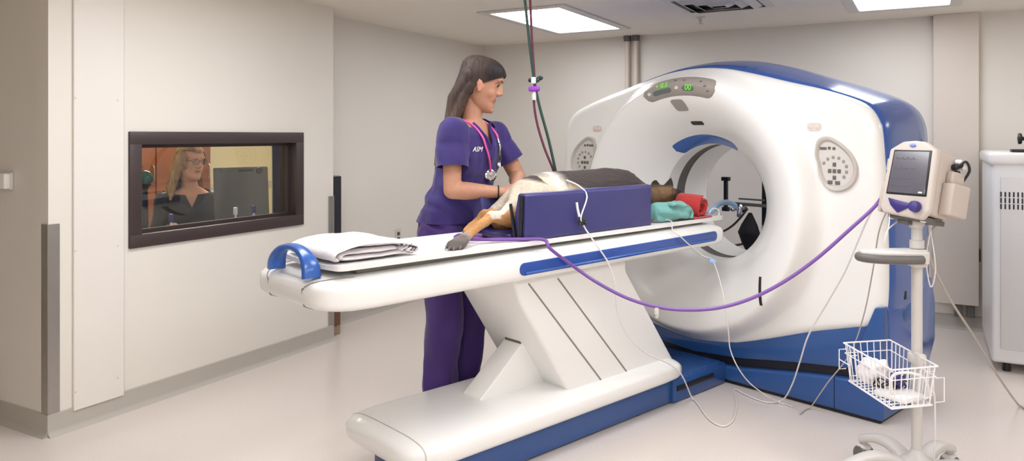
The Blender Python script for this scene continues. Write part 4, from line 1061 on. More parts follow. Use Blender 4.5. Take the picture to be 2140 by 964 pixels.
b = B(); b.tube([inb(.8, .25, .02), inb(.75, .3, .09), inb(.85, .6, .11), inb(.95, .9, .09), inb(.93, .97, .02), inb(.6, .9, .015)], .0055, 10); single('white_tube', b, m_wire, 'thick white tube arching over the packet in the wire basket', 'tube', Cq, tuple(inb(.8, .25, .01)))

mc = W.dep(1897, 375, 2.93); MF = Fr((mc.x, mc.y), -66)
mt = thing('patient_monitor', 'beige patient monitor with a grey screen mounted on the pole cart', 'monitor', MF, (0, .09, mc.z-.16))
TL = Matrix.Translation(V((0, 0, mc.z))) @ Matrix.Rotation(math.radians(-13), 4, 'X')
def mpart(name, b, m, parent=None, label=None, sharp=35): b.x(TL); return part(name, b, m, parent or mt, label, sharp=sharp)
w_, h_2 = .108, .152
fp = [(-w_, -.115), (-w_*.96, .12), (-.05, h_2), (.0, h_2+.004), (.05, h_2), (w_*.96, .12), (w_, -.115), (.08, -h_2), (-.09, -h_2+.012)]
fpp = [(p.x, p.y) for p in spline([V((x, z, 0)) for x, z in fp], 1, True)]
b = B(); b.prism(fp, 'y', 0, .03, .01, 4); bz = mpart('front_bezel', b, m_beige)
fp2 = [(-.1, -.13), (-.1, .12), (-.05, .145), (.05, .145), (.1, .12), (.1, -.13)]
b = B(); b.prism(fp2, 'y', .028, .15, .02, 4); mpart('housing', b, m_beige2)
b = B(); b.prism([(-.086, -.063), (-.08, .117), (.085, .117), (.091, -.063)], 'y', -.003, .004, .003, 2); mpart('screen_surround', b, m_black)
b = B(); b.prism([(-.08, -.056), (-.074, .111), (.078, .111), (.084, -.056)], 'y', -.0045, .0, .001, 1); scn = mpart('screen', b, m_screen)
b = B()
for k, (zz, amp) in enumerate(((.08, .008), (.04, .006), (.0, .004), (-.03, .003))):
    pts = [V((-.065+.095*i/40, -.0052, zz+amp*(math.exp(-((i % 10)-4)**2/1.2)-.3*math.exp(-((i % 10)-6)**2/2)))) for i in range(41)]
    b.tube(pts, .0006, 4, smooth=False)
mpart('trace', b, M('trace_grey', (112, 114, 126), .3), scn)
b = B(); b.rbox((.065, -.005, -.049), (.016, .002, .006), .0005, 1); mpart('status_mark', b, m_white, scn)
b = B()
b.prism([(-.072, -.078), (-.055, -.108), (-.02, -.135), (.02, -.112), (.035, -.1), (.02, -.092), (-.03, -.085)], 'y', -.006, .004, .003, 2); mpart('control_strip', b, m_indigo)
b = B(); b.lathe([(.004, -.022), (.02, -.02), (.022, -.012), (.022, .0)], (.058, -.004, -.105), (0, 1, 0), 24); mpart('knob', b, m_indigo)
b = B(); b.ell((0, -.002, .135), (.014, .004, .007)); mpart('badge', b, M('badge_blue', (120, 136, 210), .3))
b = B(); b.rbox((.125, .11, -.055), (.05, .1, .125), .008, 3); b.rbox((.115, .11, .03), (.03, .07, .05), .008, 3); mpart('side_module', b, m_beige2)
b = B()
for dy, dz in ((.0, .0), (.022, .012), (.012, -.022), (.03, -.03)): b.lathe([(.004, 0), (.011, .002), (.011, .02), (.006, .024)], (.1, .105+dy, .075+dz), (1, 0, 0), 14)
b.tube([V((.12, .11, .08)), V((.14, .12, .1)), V((.145, .14, .07)), V((.12, .15, .03))], .005, 8); mpart('connectors', b, m_black)
b = B()
for dy, dz in ((.012, .022), (.035, .005)): b.lathe([(.004, 0), (.01, .002), (.01, .022), (.006, .026)], (.102, .105+dy, .075+dz), (1, 0, 0), 14)
mpart('connectors', b, m_white, label='white connectors')
b = B(); b.rbox((0, .08, -.145), (.16, .12, .02), .004, 2); b.rbox((-.02, .06, -.16), (.05, .05, .02), .003, 2); mpart('mount_plate', b, m_dgrey)
b = B(); b.lathe([(.02, -.18), (.03, -.16), (.03, -.14)], (0, .085, 0)); 
mpart('mount_socket', b, m_lgrey)
for dx in (-.07, .07):
    b = B(); b.rbox((dx, .03, -.152), (.018, .018, .014), .003, 1); mpart('rubber_foot', b, m_lgrey)
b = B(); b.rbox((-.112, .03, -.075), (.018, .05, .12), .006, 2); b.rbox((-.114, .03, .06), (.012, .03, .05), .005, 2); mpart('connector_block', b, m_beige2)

# ------------------------------------------------------------------ leads and hoses between the table, the monitor and the floor
def px3(lst): return [W.dep(x, y, d) if d else None for x, y, d in lst]
def Wz(px, py, z): return W.onz(px, py, z)
def Sx(px, py, x): return S.w(S.onx(px, py, x))
MON = W.w(MF.w((-.125, .02, mc.z-.1))) if False else MF.w((-.115, .0, mc.z-.075))
dm = MON.y
pts = [S.w((-.02, -1.60, .956)), S.w((-.10, -1.66, .956)), S.w((-.02, -1.74, .956)), S.w((.10, -1.66, .956)), S.w((.19, -1.56, .957)), S.w((.26, -1.49, .955)), Sx(1150, 520, .30), Sx(1200, 558, .315)]
d0 = pts[-1].y
run = [(1250, 592), (1310, 623), (1370, 641), (1430, 648), (1500, 644), (1570, 624), (1640, 588), (1710, 538), (1780, 476), (1825, 435)]
pts += [W.dep(x, y, d0+(dm-d0)*((x-1200)/(1845-1200))) for x, y in run]+[MON]
b = B(); b.tube(pts, .0075, 10, sub=8); single('purple_hose', b, m_purhose, 'long purple hose draped from the table across to the monitor', 'hose', W, tuple(pts[0]))
ck = W.dep(1372, 650, d0+(dm-d0)*.266)
t = thing('hose_clip', 'small white clip hanging on the purple hose in front of the scanner', 'clip', W, tuple(ck))
b = B(); b.rbox(ck+V((0, 0, .0)), (.018, .02, .03), .004, 2); part('jaw', b, m_lgrey, t)
b = B(); b.rbox(ck+V((.002, -.002, -.022)), (.012, .014, .02), .003, 2, rot=Matrix.Rotation(.4, 3, 'Y')); part('tail', b, m_grey, t)
# lead 1: from the dog over the trough, down past the pedestal, loop on the floor, up to the monitor
pts = [S.w((.09, -1.17, 1.19)), S.w((.17, -1.17, 1.166)), S.w((.212, -1.163, 1.12)), Sx(1214, 455, .226), Sx(1222, 476, .23), Sx(1231, 490, .262), Sx(1246, 512, .294), Sx(1270, 548, .30), Sx(1286, 595, .31), Sx(1290, 650, .30), Sx(1310, 700, .29), Sx(1350, 738, .285), Sx(1400, 762, .295), Sx(1425, 785, .30), Wz(1448, 835, .006), Wz(1480, 875, .006), Wz(1510, 891, .006), Wz(1532, 878, .006), Wz(1539, 845, .006), Wz(1535, 815, .006), Wz(1560, 826, .006), Wz(1600, 841, .006), Wz(1635, 836, .02)]
d1 = Wz(1635, 836, .02).y
up = [(1655, 805), (1672, 755), (1690, 700), (1725, 640), (1765, 570), (1795, 500), (1815, 455), (1835, 425)]
pts += [W.dep(x, y, d1+(dm-d1)*min(1, ((836-y)/400)**.8)) for x, y in up]+[MF.w((-.115, .03, mc.z-.09))]
b = B(); b.lead(pts, .0038); single('white_lead', b, m_wire, 'long pale lead looping from the dog to the floor and up to the monitor', 'cable', W, tuple(pts[0]))
ck = Sx(1217, 463, .228); t = thing('lead_clip', 'black lead clip on the front of the purple trough', 'clip', W, tuple(ck))
b = B(); b.rbox(ck, (.03, .014, .03), .005, 2, rot=Matrix.Rotation(.6, 3, 'Y')); part('body', b, m_black, t)
b = B(); b.ell(ck+V((-.012, -.006, -.012)), (.008, .006, .008)); b.ell(ck+V((.014, -.006, -.008)), (.008, .006, .008)); part('jaws', b, m_black, t)
b = B(); ck2 = Sx(1207, 437, .224); b.tube([ck2+V((-.004, 0, .03)), ck2, ck2+V((.008, -.002, -.035))], .006, 8); part('white_sleeve', b, m_white, t)
# lead 2: thin line from the head end, down the front of the scanner to the floor
pts = [S.w((.16, -.50, .96)), S.w((.23, -.53, .957)), Sx(1406, 481, .285), Sx(1422, 495, .302), Sx(1442, 513, .306), Sx(1470, 535, .306), Sx(1490, 546, .30), W.dep(1510, 610, 3.82), W.dep(1522, 690, 3.82), W.dep(1526, 730, 3.85), W.dep(1542, 768, 3.84), W.dep(1566, 800, 3.86), W.dep(1600, 826, 3.88), Wz(1632, 843, .006), Wz(1655, 850, .006)]
b = B(); b.lead(pts, .003); single('thin_line', b, m_wire, 'thin white line hanging from the head end of the table to the floor', 'cable', W, tuple(pts[0]))
ck = Sx(1489, 546, .302); b = B(); b.rbox(ck, (.04, .016, .024), .006, 2, rot=Matrix.Rotation(.3, 3, 'Y')); single('line_connector', b, m_ltblue, 'pale blue connector on the thin line below the table end', 'connector', W, tuple(ck))
# lead 3: from the monitor straight down to the floor
pts = [MF.w((-.115, .05, mc.z-.1))]+[W.dep(x, y, 2.95+.90*((y-420)/434)) for x, y in ((1838, 480), (1825, 560), (1805, 660), (1776, 740), (1730, 800))]+[Wz(1692, 854, .006), Wz(1672, 866, .006)]
b = B(); b.lead(pts, .003); single('grey_lead', b, m_cord, 'grey lead dropping from the monitor behind the basket to the floor', 'cable', W, tuple(pts[0]))
# power cord to the right
pts = [MF.w((.06, .12, mc.z-.15)), W.dep(1938, 500, 2.98), W.dep(1945, 545, 3.02), W.dep(1985, 625, 3.2), W.dep(2030, 695, 3.4), W.dep(2060, 745, 3.55), W.dep(2095, 800, 3.65), Wz(2130, 848, .008), Wz(2170, 880, .008), Wz(2250, 900, .008)]
b = B(); b.lead(pts, .005); single('power_cord', b, m_cord, 'grey power cord running from the cart off to the right', 'cord', W, tuple(pts[-1]))
for (dx, lab) in ((-.03, 'thin white lead hanging in a loop left of the cart pole under the monitor'), (.09, 'thin white lead hanging in a loop right of the cart pole under the monitor')):
    a = MF.w((dx, .05, mc.z-.15)); l = .28 if dx < 0 else .36
    if dx < 0: pts = [MF.w((-.1, .02, mc.z-.12)), W.dep(1858, 470, 2.95), W.dep(1848, 510, 2.97), W.dep(1856, 480, 2.99), MF.w((-.06, .07, mc.z-.15))]
    else: pts = [MF.w((.06, .06, mc.z-.15)), W.dep(1945, 480, 2.95), W.dep(1955, 560, 2.97), W.dep(1945, 600, 2.98), W.dep(1936, 540, 2.98), MF.w((.04, .09, mc.z-.15))]
    b = B(); b.tube(pts, .0025, 8); single('loop_lead', b, m_wire, lab, 'cable', W, tuple(pts[0]))
pts = [inb(.9, .8, .02), inb(1.02, .85, .03), V((.05, -.03, .4)), V((.055, -.03, .25)), V((.06, -.02, .1)), V((.1, -.06, .006)), V((.2, -.1, .005))]
b = B(); b.lead(pts, .0035); single('dangling_cable', b, m_wire, 'white cord hanging from the basket beside the cart pole', 'cable', Cq, tuple(pts[0]))
# ------------------------------------------------------------------ people
HS = [(-.120, .060, .020, .016), (-.112, .076, .005, .030), (-.098, .083, -.012, .044), (-.083, .083, -.032, .052), (-.066, .078, -.052, .058), (-.050, .083, -.068, .062), (-.034, .081, -.080, .066), (-.016, .079, -.090, .070), (.004, .079, -.097, .072), (.022, .0765, -.101, .0735), (.036, .080, -.103, .075), (.052, .085, -.104, .076), (.070, .082, -.102, .075), (.088, .070, -.092, .068), (.102, .050, -.074, .055), (.112, .022, -.044, .034), (.115, .0, -.02, .012)]
def head_into(b, c, rot, sc_=1.0):
    """skull, jaw, nose, lips, brow and ears, face towards +x"""
    h = B(); rings = []; n = 36
    for z, xf, xb, w in HS:
        r = []
        for j in range(n):
            a = 2*PI*j/n; ca, sa = math.cos(a), math.sin(a); cx = (xf+xb)/2*.3
            lx = (xf-cx) if ca > 0 else (cx-xb)
            r.append(V((cx+lx*math.copysign(abs(ca)**.9, ca), w*math.copysign(abs(sa)**.95, sa), z)))
        rings.append(r)
    h.loft(rings)
    h.cone((.078, 0, .03), .009, (.098, 0, -.012), .0098, 14)
    for s_ in (1, -1):
        h.ell((.084, s_*.011, -.018), (.014, .011, .010)); h.cone((.07, 0, .02), .012, (.084, 0, -.014), .014, 14); h.cone((.072, s_*.02, .034), .008, (.064, s_*.046, .03), .007, 10); h.cone((.082, s_*.012, .045), .008, (.072, s_*.05, .043), .008, 10)
        h.ell((.046, s_*.041, -.024), (.024, .021, .028))
        h.ell((.0, s_*.075, .0), (.018, .01, .03)); h.ell((.004, s_*.077, -.026), (.009, .007, .012)); h.ell((-.008, s_*.08, .008), (.014, .007, .02))
        h.cone((.079, s_*.006, -.046), .0055, (.07, s_*.021, -.05), .0035, 10); h.cone((.078, s_*.005, -.057), .006, (.07, s_*.018, -.055), .004, 10)
    h.ell((.073, 0, -.1), (.016, .02, .015))
    m = Matrix.Translation(V(c)) @ rot.to_4x4() @ Matrix.Scale(sc_, 4); h.x(m)
    for i in range(0, 1): pass
    b.geo(h.v, h.f); return m
def hand_into(b, wrist, d, nrm, thumb, curl=(25, 30, 20), k=1.0, spread=.06):
    """palm, four jointed fingers and a thumb; nrm points out of the palm"""
    w = V(wrist); f = V(d).normalized(); n = V(nrm); n = (n-f*n.dot(f)).normalized(); s_ = f.cross(n)
    L = [(.040, .024, .018), (.045, .028, .02), (.042, .026, .019), (.033, .02, .017)]
    kn = []
    for i in range(4):
        o = s_*thumb*(.029-.019*i)*k; kn.append(w+f*(.088-.004*abs(i-1.2))*k+o)
        b.cone(w+o*.55+f*.01*k, .014*k, kn[-1], .0112*k, 12)
    b.cone(w+f*.05*k-s_*.02*k, .013*k, w+f*.05*k+s_*.02*k, .013*k, 12)
    for i in range(4):
        p = kn[i]; ang = 0; r = (.0092, .0096, .0092, .0080)[i]*k; dd = (f+s_*thumb*(1.5-i)*spread).normalized()
        for q in range(3):
            ang += math.radians(curl[q]); dv = dd*math.cos(ang)+n*math.sin(ang); e = p+dv*L[i][q]*k
            b.cone(p, r, e, r*.9, 12); p = e; r *= .9
    t0 = w+f*.022*k+s_*thumb*.022*k; t1 = t0+(f*.65+s_*thumb*.6+n*.35).normalized()*.042*k; t2 = t1+(f*.9+s_*thumb*.2+n*.35).normalized()*.032*k; t3 = t2+(f*.95-s_*thumb*.05+n*.4).normalized()*.024*k
    b.cone(t0, .0155*k, t1, .0115*k, 12); b.cone(t1, .0112*k, t2, .0098*k, 12); b.cone(t2, .0098*k, t3, .0082*k, 12)
def rotm(yaw, pitch, roll=0):
    return (Matrix.Rotation(math.radians(yaw), 3, 'Z') @ Matrix.Rotation(math.radians(pitch), 3, 'Y') @ Matrix.Rotation(math.radians(roll), 3, 'X'))
def torso(rings_, n=40, e=2.4):
    out = []
    for z, cx, d, w, cy in rings_:
        r = []
        for j in range(n):
            a = 2*PI*j/n; ca, sa = math.cos(a), math.sin(a)
            r.append(V((cx+d*math.copysign(abs(ca)**(2/e), ca), cy+w*math.copysign(abs(sa)**(2/e), sa), z)))
        out.append(r)
    return out

# --- the woman beside the table
WF = Fr((-.29, 3.78), -35)
def wp(px, py, ly): return WF.ony(px, py, ly)
wo = thing('person', 'woman with long brown hair in purple scrubs leaning over the dog', 'person', WF, (0, 0, 0))
HR = rotm(30, 19); hc = V(WF.l(V((-.146, 3.72, 1.652))))
shN, shF = wp(946, 277, -.165), wp(1036, 281, .165); elN, elF = wp(945, 398, -.205), wp(1082, 370, .25)
wrN, wrF = wp(1046, 402, -.055), wp(1078, 388, .075)
b = B()
b.loft(torso([(.90, -.005, .10, .15, 0), (.98, .0, .10, .155, 0), (1.06, .02, .088, .135, 0), (1.14, .045, .088, .13, 0), (1.24, .075, .1, .14, 0), (1.32, .092, .105, .15, 0), (1.38, .1, .095, .155, 0), (1.43, .105, .075, .13, 0), (1.462, .108, .06, .085, 0), (1.48, .112, .05, .055, 0)]))
nk = hc+HR @ V((-.03, 0, -.07))
b.cone((.10, 0, 1.44), .054, nk, .046, 24); b.cone(hc+HR @ V((-.012, 0, -.07)), .043, (.108, 0, 1.45), .047, 20)
for sh, el, wr in ((shN, elN, wrN), (shF, elF, wrF)):
    b.cone(V((.1, sh.y*.5, sh.z+.0)), .055, sh, .052, 18); b.cone(sh, .05, el, .041, 20); b.cone(el, .0415, el.lerp(wr, .3), .043, 20); b.cone(el.lerp(wr, .3), .043, wr, .0265, 20)
hdN = (V(wp(1095, 386, .03))-wrN); hdF = (V(wp(1100, 396, .0))-wrF)
hand_into(b, wrN, hdN, (-.1, .35, -1), -1 if True else 1, (12, 22, 20)); 
hand_into(b, wrF, V((.85, -.35, -.22)), (-.2, -.2, -1), 1, (14, 24, 20))
for s_ in (1, -1):
    b.cone((0, s_*.085, .92), .085, (.015, s_*.09, .5), .058, 20); b.cone((.015, s_*.09, .5), .055, (-.02, s_*.09, .09), .04, 18); b.cone((-.03, s_*.09, .05), .036, (.13, s_*.1, .03), .028, 14)
HM = head_into(b, hc, HR, 1.06)
body = remesh(b, .0045, 4, .5)
HMi = HM.inverted()
SK = (180, 131, 105)
def skincol(v):
    p = HMi @ v; c = SK
    if abs(p.y) < .11 and -.14 < p.z < .13 and abs(p.x) < .13:
        if p.x > .066 and abs(p.y) < .024 and -.063 < p.z < -.041: c = (164, 104, 90)
        elif abs(p.y) > .07 and abs(p.x) < .03: c = (200, 142, 118)
    return c
part('body', body, m_skin, wo, colf=skincol, sharp=180)
for s_ in (1, -1):
    e = B(); e.ell(HM @ V((.068, s_*.031, .019)), (.0092, .0105, .0062)); ey = part('eye', e, M('eye_white', (196, 184, 176), .25), wo)
    e = B(); e.ell(HM @ V((.0755, s_*.032, .0165)), (.0034, .005, .0045)); part('iris', e, m_black, ey)
    e = B(); e.tube([HM @ V((.0755, s_*.019, .022)), HM @ V((.0795, s_*.031, .023)), HM @ V((.072, s_*.044, .019))], .0026, 6); part('lashes', e, m_black, ey)
    e = B(); e.tube([HM @ V((.0855, s_*.014, .040)), HM @ V((.084, s_*.03, .045)), HM @ V((.073, s_*.05, .04))], .003, 8, flat=1.3); part('eyebrow', e, M('brow_brown', (80, 58, 48), .8), wo)
# scrub top
b = B()
b.loft(torso([(.955, -.012, .148, .205, 0), (1.0, .0, .143, .2, 0), (1.06, .018, .132, .185, 0), (1.14, .045, .124, .172, 0), (1.22, .075, .13, .17, 0), (1.29, .094, .135, .17, 0), (1.35, .105, .125, .172, 0), (1.40, .108, .11, .17, 0), (1.44, .108, .092, .15, 0), (1.468, .108, .076, .11, 0), (1.49, .108, .07, .085, 0)], e=2.3))
sb = []
for sh, el, k in ((shN, elN, .6), (shF, elF, .62)):
    e = sh.lerp(el, k); b.cone(V((.105, sh.y*.45, sh.z+.003)), .074, sh, .0705, 20); b.cone(sh, .0705, sh.lerp(e, .3), .0705, 20)
    q = B(); ax = (el-sh).normalized(); q.tube([V((.105, sh.y*.55, sh.z-.004)), sh.lerp(V((.105, sh.y*.55, sh.z)), .3)+V((0, 0, -.002)), sh+ax*.03, sh.lerp(e, .55), e], [.05, .058, .064, .0715, .074], 40, sub=10, cap=False); sb.append(q)
top = remesh(b, .0065, 4, .5)
def fold(v, n):
    s_ = noise.noise(V((v.x*7, v.y*7, v.z*14)))*.010+noise.noise(V((v.x*26, v.y*26, v.z*8)))*.005
    s_ += .006-.022*abs(noise.noise(V((v.x*8+v.z*3, v.y*8, v.z*4.5+v.y*3))))
    s_ += .008*math.sin((v.z*1.0+v.x*.6+v.y*.5)*75+noise.noise(v*6)*5)*max(0, 1-abs(v.z-1.10)/.09)
    return s_
top = displace(top, fold); sb = [displace(q, fold) for q in sb]
VZ, VS = 1.342, .48
TP = V((.108, 0, 1.462)); TN = V((.3, 0, 1)).normalized()
def keeptop(v):
    if v.z < .975: return False
    if (v-TP).dot(TN) > 0 and abs(v.y) < .1: return False
    if v.x > .1 and v.z > VZ and abs(v.y) < VS*(v.z-VZ): return False
    return True
full = top
top = cut(top, [((0, 0, .975), (0, 0, 1)), (TP, TN), ((0, 0, VZ), (0, 1, -VS)), ((0, 0, VZ), (0, -1, -VS))], keeptop)
top = shell(top, .004)
for q in sb:
    q = shell(q, .004); top.geo(q.v, q.f)
tp = part('scrub_top', top, m_scrub, wo, sharp=70)
# collar binding and pocket seam
from mathutils.bvhtree import BVHTree
def proj(bv, p, d, lift):
    h = bv.ray_cast(V(p), V(d)); return (h[0]-V(d).normalized()*lift) if h[0] else None
tb = BVHTree.FromPolygons([tuple(v) for v in full.v], full.f)
for s_ in (1, -1):
    pts = [proj(tb, (.6, s_*(.002+VS*.122*t_), VZ-.002+.122*t_), (-1, 0, 0), -.002) for t_ in [k/8 for k in range(9)]]
    pts = [p for p in pts if p]
    if len(pts) > 3:
        b = B(); b.tube(pts, .007, 8, sub=3); part('collar_band', b, M('collar_purple', (54, 36, 110), .85), tp)
tx = text_mesh('ASM', .034, .0005, .3); o = B(); ok = True
for v in tx.v:
    p = proj(tb, (.6, -.088+v.x*1.0, 1.335+v.y), (-1, 0, 0), .0025+v.z)
    if p is None: ok = False; break
    o.v.append(p)
if ok: o.f = tx.f; o.m = tx.m; part('chest_embroidery', o, m_white, tp, 'white stitched letters on the chest')
# trousers
b = B()
b.loft(torso([(.80, -.005, .135, .19, 0), (.88, -.01, .145, .198, 0), (.95, -.012, .145, .196, 0), (1.01, -.002, .13, .18, 0), (1.04, .01, .11, .16, 0)], e=2.3))
for s_ in (1, -1):
    b.cone((0, s_*.09, .86), .112, (.012, s_*.092, .48), .088, 24); b.cone((.012, s_*.092, .48), .088, (-.02, s_*.094, .07), .092, 24)
pn = remesh(b, .008, 3, .5)
pn = displace(pn, lambda v, n: .006-.03*abs(noise.noise(V((v.x*9, v.y*9, v.z*2.2))))+.010*noise.noise(V((v.x*12, v.y*12, v.z*3)))+.006*noise.noise(V((v.x*9, v.y*9, v.z*14)))+.007*math.sin((v.z+v.y*.4+v.x*.5)*60+4*noise.noise(v*5))*max(0, 1-abs(v.z-.98)/.09))
pn = shell(cut(pn, [((0, 0, .045), (0, 0, 1))], lambda v: v.z > .045), .004)
part('trousers', pn, m_pants, wo, sharp=70)
for s_ in (1, -1):
    b = B(); b.cone((-.045, s_*.09, .045), .043, (.13, s_*.1, .035), .036, 18); b.v = [V((v.x, v.y, max(v.z, .003))) for v in b.v]; part('shoe', b, m_dgrey, wo)
# hair
b = B()
rg = []
for z, xf, xb, w in HS[5:]:
    k = min(1, max(0, (z+.03)/.05)); zz = z+.014*max(0, z)/.115; r = []
    for j in range(36):
        a = 2*PI*j/36; ca, sa = math.cos(a), math.sin(a); cx = (xf+xb)/2*.3; lx = (xf+.0085-cx) if ca > 0 else (cx-xb+.02)
        r.append(V((cx+lx*ca, (w+.012)*math.copysign(abs(sa)**.95, sa), zz)))
    rg.append(r)
b.loft(rg)
hb_ = B(); hb_.geo(b.v, b.f); hb_.x(HM)
hp_ = lambda x, y, z: HM @ V((x, y, z))
for i in range(7):
    u = -1+2*i/6; y0 = u*.062
    a = hp_(-.055-.03*(1-u*u), y0, .03); q1 = wp(957-6*abs(u), 205, y0*1.15+.0); q2 = wp(942, 250, y0*1.3); q3 = wp(922+2*u, 300, y0*1.35); q4 = wp(913+3*u, 345+6*math.sin(i*2), y0*1.3)
    pp = [a, q1, q2, q3, q4]; rr = [.04, .036, .03, .021, .007]
    for (p, r), (q, s_) in zip(zip(pp, rr), zip(pp[1:], rr[1:])): hb_.cone(p, r, q, s_, 14)
for y0 in (-.07, .07):
    pp = [hp_(-.03, y0, .05), hp_(-.04, y0*1.02, -.02), hp_(-.055, y0*.95, -.075), wp(950, 250, y0*1.3)]
    for p, q in zip(pp, pp[1:]): hb_.cone(p, .026, q, .024, 14)
hair = remesh(hb_, .005, 3, .5)
def strand(v, n):
    a = math.atan2(v.y, v.x-hc.x+.02)
    return .0028*noise.noise(V((a*16, v.y*60, v.z*5)))+.002*noise.noise(V((v.x*90, v.y*90, v.z*6)))
hair = displace(hair, strand)
def keephair(v):
    p = HMi @ v
    return not (p.x > -.02 and p.z < .78*p.x-.002)
HP = lambda *a: HM @ V(a)
HN = lambda *a: HR @ V(a)
hair = cut(hair, [(HP(0, 0, -.002), HN(-.78, 0, 1)), (HP(-.02, 0, 0), HN(1, 0, 0))], keephair)
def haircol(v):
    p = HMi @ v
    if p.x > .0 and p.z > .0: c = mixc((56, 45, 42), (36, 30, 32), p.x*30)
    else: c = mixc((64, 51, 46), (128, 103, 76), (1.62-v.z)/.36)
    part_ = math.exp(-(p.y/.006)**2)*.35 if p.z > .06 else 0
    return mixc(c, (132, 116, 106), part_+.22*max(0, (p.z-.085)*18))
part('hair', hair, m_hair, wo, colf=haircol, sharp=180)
# wrist band on the near arm
d = (wrN-elN).normalized(); c = wrN-d*.012; u = d.cross(V((0, 0, 1))).normalized(); w = d.cross(u)
b = B(); b.tube([c+(u*math.cos(a)+w*math.sin(a))*.0298 for a in [2*PI*k/24 for k in range(25)]], .0034, 8, smooth=False); part('wrist_band', b, m_black, wo)
# stethoscope round the neck
bt = BVHTree.FromPolygons([tuple(v) for v in top.v+body.v], top.f+[[i+len(top.v) for i in f] for f in body.f])
def front(y, z, lift=.009):
    p = proj(bt, (.7, y, z), (-1, 0, 0), 0); return p+V((lift, 0, 0)) if p else V((.2, y, z))
nb = V((.108, 0, 1.0))
stt = thing('stethoscope', 'pink stethoscope hanging round the neck of the woman in scrubs', 'stethoscope', WF, (.2, 0, 1.25))
back = [V((.108+.083*math.cos(math.radians(a)), .083*math.sin(math.radians(a)), 1.482-.004*math.cos(math.radians(a)))) for a in (-100, -140, 180, 140, 100)]
rt = [front(-.068, 1.455), front(-.058, 1.40), front(-.042, 1.35), front(-.018, 1.30), front(.008, 1.255), front(.022, 1.225)]
lt = [front(.066, 1.455), front(.062, 1.41), front(.062, 1.385)]
b = B(); b.tube(rt[::-1]+back+lt, .0052, 10, sub=6); part('tubing', b, m_pink, stt)
cp = front(.026, 1.205, .014); b = B(); b.lathe([(.004, -.008), (.024, -.007), (.03, -.002), (.03, .004), (.023, .007), (.021, .0045), (.006, .005), (.004, .009)], cp, (.85, -.5, .12), 32); b.tube([cp+V((0, 0, .02)), front(.024, 1.236), front(.022, 1.225)], .0045, 8); part('chest_piece', b, m_chrome, stt)
b = B(); lp = lt[-1]
b.tube([lp, front(.07, 1.35), front(.085, 1.315), front(.11, 1.29), front(.118, 1.27), front(.11, 1.255)], .0035, 8); b.tube([lp, front(.06, 1.35), front(.068, 1.31), front(.088, 1.28), front(.092, 1.262)], .0035, 8); part('ear_tubes', b, m_chrome, stt)
b = B(); b.ell(front(.108, 1.25), (.007, .008, .01)); b.ell(front(.091, 1.257), (.007, .008, .01)); part('ear_tips', b, m_white, stt)

# --- the person in the control room
OF = Fr((-2.19, 5.13), -62)
op_ = thing('person', 'seated person with long blond hair and glasses behind the control room window', 'person', OF, (0, 0, 0))
hc2 = V(OF.l(W.dep(399, 341, 5.15))); HR2 = rotm(32, 4)
b = B(); zt2 = hc2.z; cx0 = hc2.x
b.loft(torso([(zt2-.72, cx0-.06, .12, .17, hc2.y), (zt2-.6, cx0-.06, .11, .15, hc2.y), (zt2-.42, cx0-.045, .11, .155, hc2.y), (zt2-.3, cx0-.04, .105, .165, hc2.y), (zt2-.225, cx0-.04, .085, .15, hc2.y), (zt2-.185, cx0-.04, .06, .09, hc2.y), (zt2-.165, cx0-.035, .05, .06, hc2.y)]))
b.cone((cx0-.03, hc2.y, zt2-.2), .056, hc2+HR2 @ V((-.025, 0, -.075)), .05, 20)
armsO = []
for s_ in (1, -1):
    sh = V((cx0-.04, hc2.y+s_*.165, zt2-.25)); el = V((cx0+.02, hc2.y+s_*.21, zt2-.50)); wr = V((cx0+.24, hc2.y+s_*.12, .81)); armsO.append((sh, el, wr))
    b.cone(sh, .05, el, .04, 16); b.cone(el, .04, wr, .026, 16); hand_into(b, wr, (1, -s_*.2, -.06), (0, 0, -1), s_, (10, 15, 15))
    b.cone((cx0-.05, hc2.y+s_*.09, .52), .085, (cx0+.34, hc2.y+s_*.1, .5), .06, 16); b.cone((cx0+.34, hc2.y+s_*.1, .48), .055, (cx0+.33, hc2.y+s_*.1, .08), .042, 16); b.cone((cx0+.32, hc2.y+s_*.1, .04), .034, (cx0+.46, hc2.y+s_*.1, .03), .026, 12)
HM2 = head_into(b, hc2, HR2, 1.0); HM2i = HM2.inverted()
body2 = remesh(b, .0045, 4, .5)
def skin2(v):
    p = HM2i @ v
    if p.x > .06 and abs(p.y) < .02 and abs(p.z+.051) < .0075 and p.x < .13: return (190, 112, 108)
    return (232, 178, 152)
part('body', body2, m_skin, op_, colf=skin2, sharp=180)
for s_ in (1, -1):
    e = B(); e.ell(HM2 @ V((.0735, s_*.03, .021)), (.0105, .0115, .008)); ey = part('eye', e, M('eye_white2', (230, 226, 220), .25), op_)
    e = B(); e.ell(HM2 @ V((.082, s_*.0305, .021)), (.0035, .005, .005)); part('iris', e, m_black, ey)
b = B()
for s_ in (1, -1):
    b.tube([HM2 @ V((.096, s_*.031+.024*math.cos(a), .018+.017*math.sin(a))) for a in [2*PI*k/20 for k in range(21)]], .0017, 6, smooth=False)
    b.tube([HM2 @ V((.094, s_*.055, .022)), HM2 @ V((.05, s_*.077, .024)), HM2 @ V((-.01, s_*.082, .018))], .0017, 6)
b.tube([HM2 @ V((.096, -.008, .02)), HM2 @ V((.1, 0, .024)), HM2 @ V((.096, .008, .02))], .0017, 6); part('glasses', b, m_black, op_)
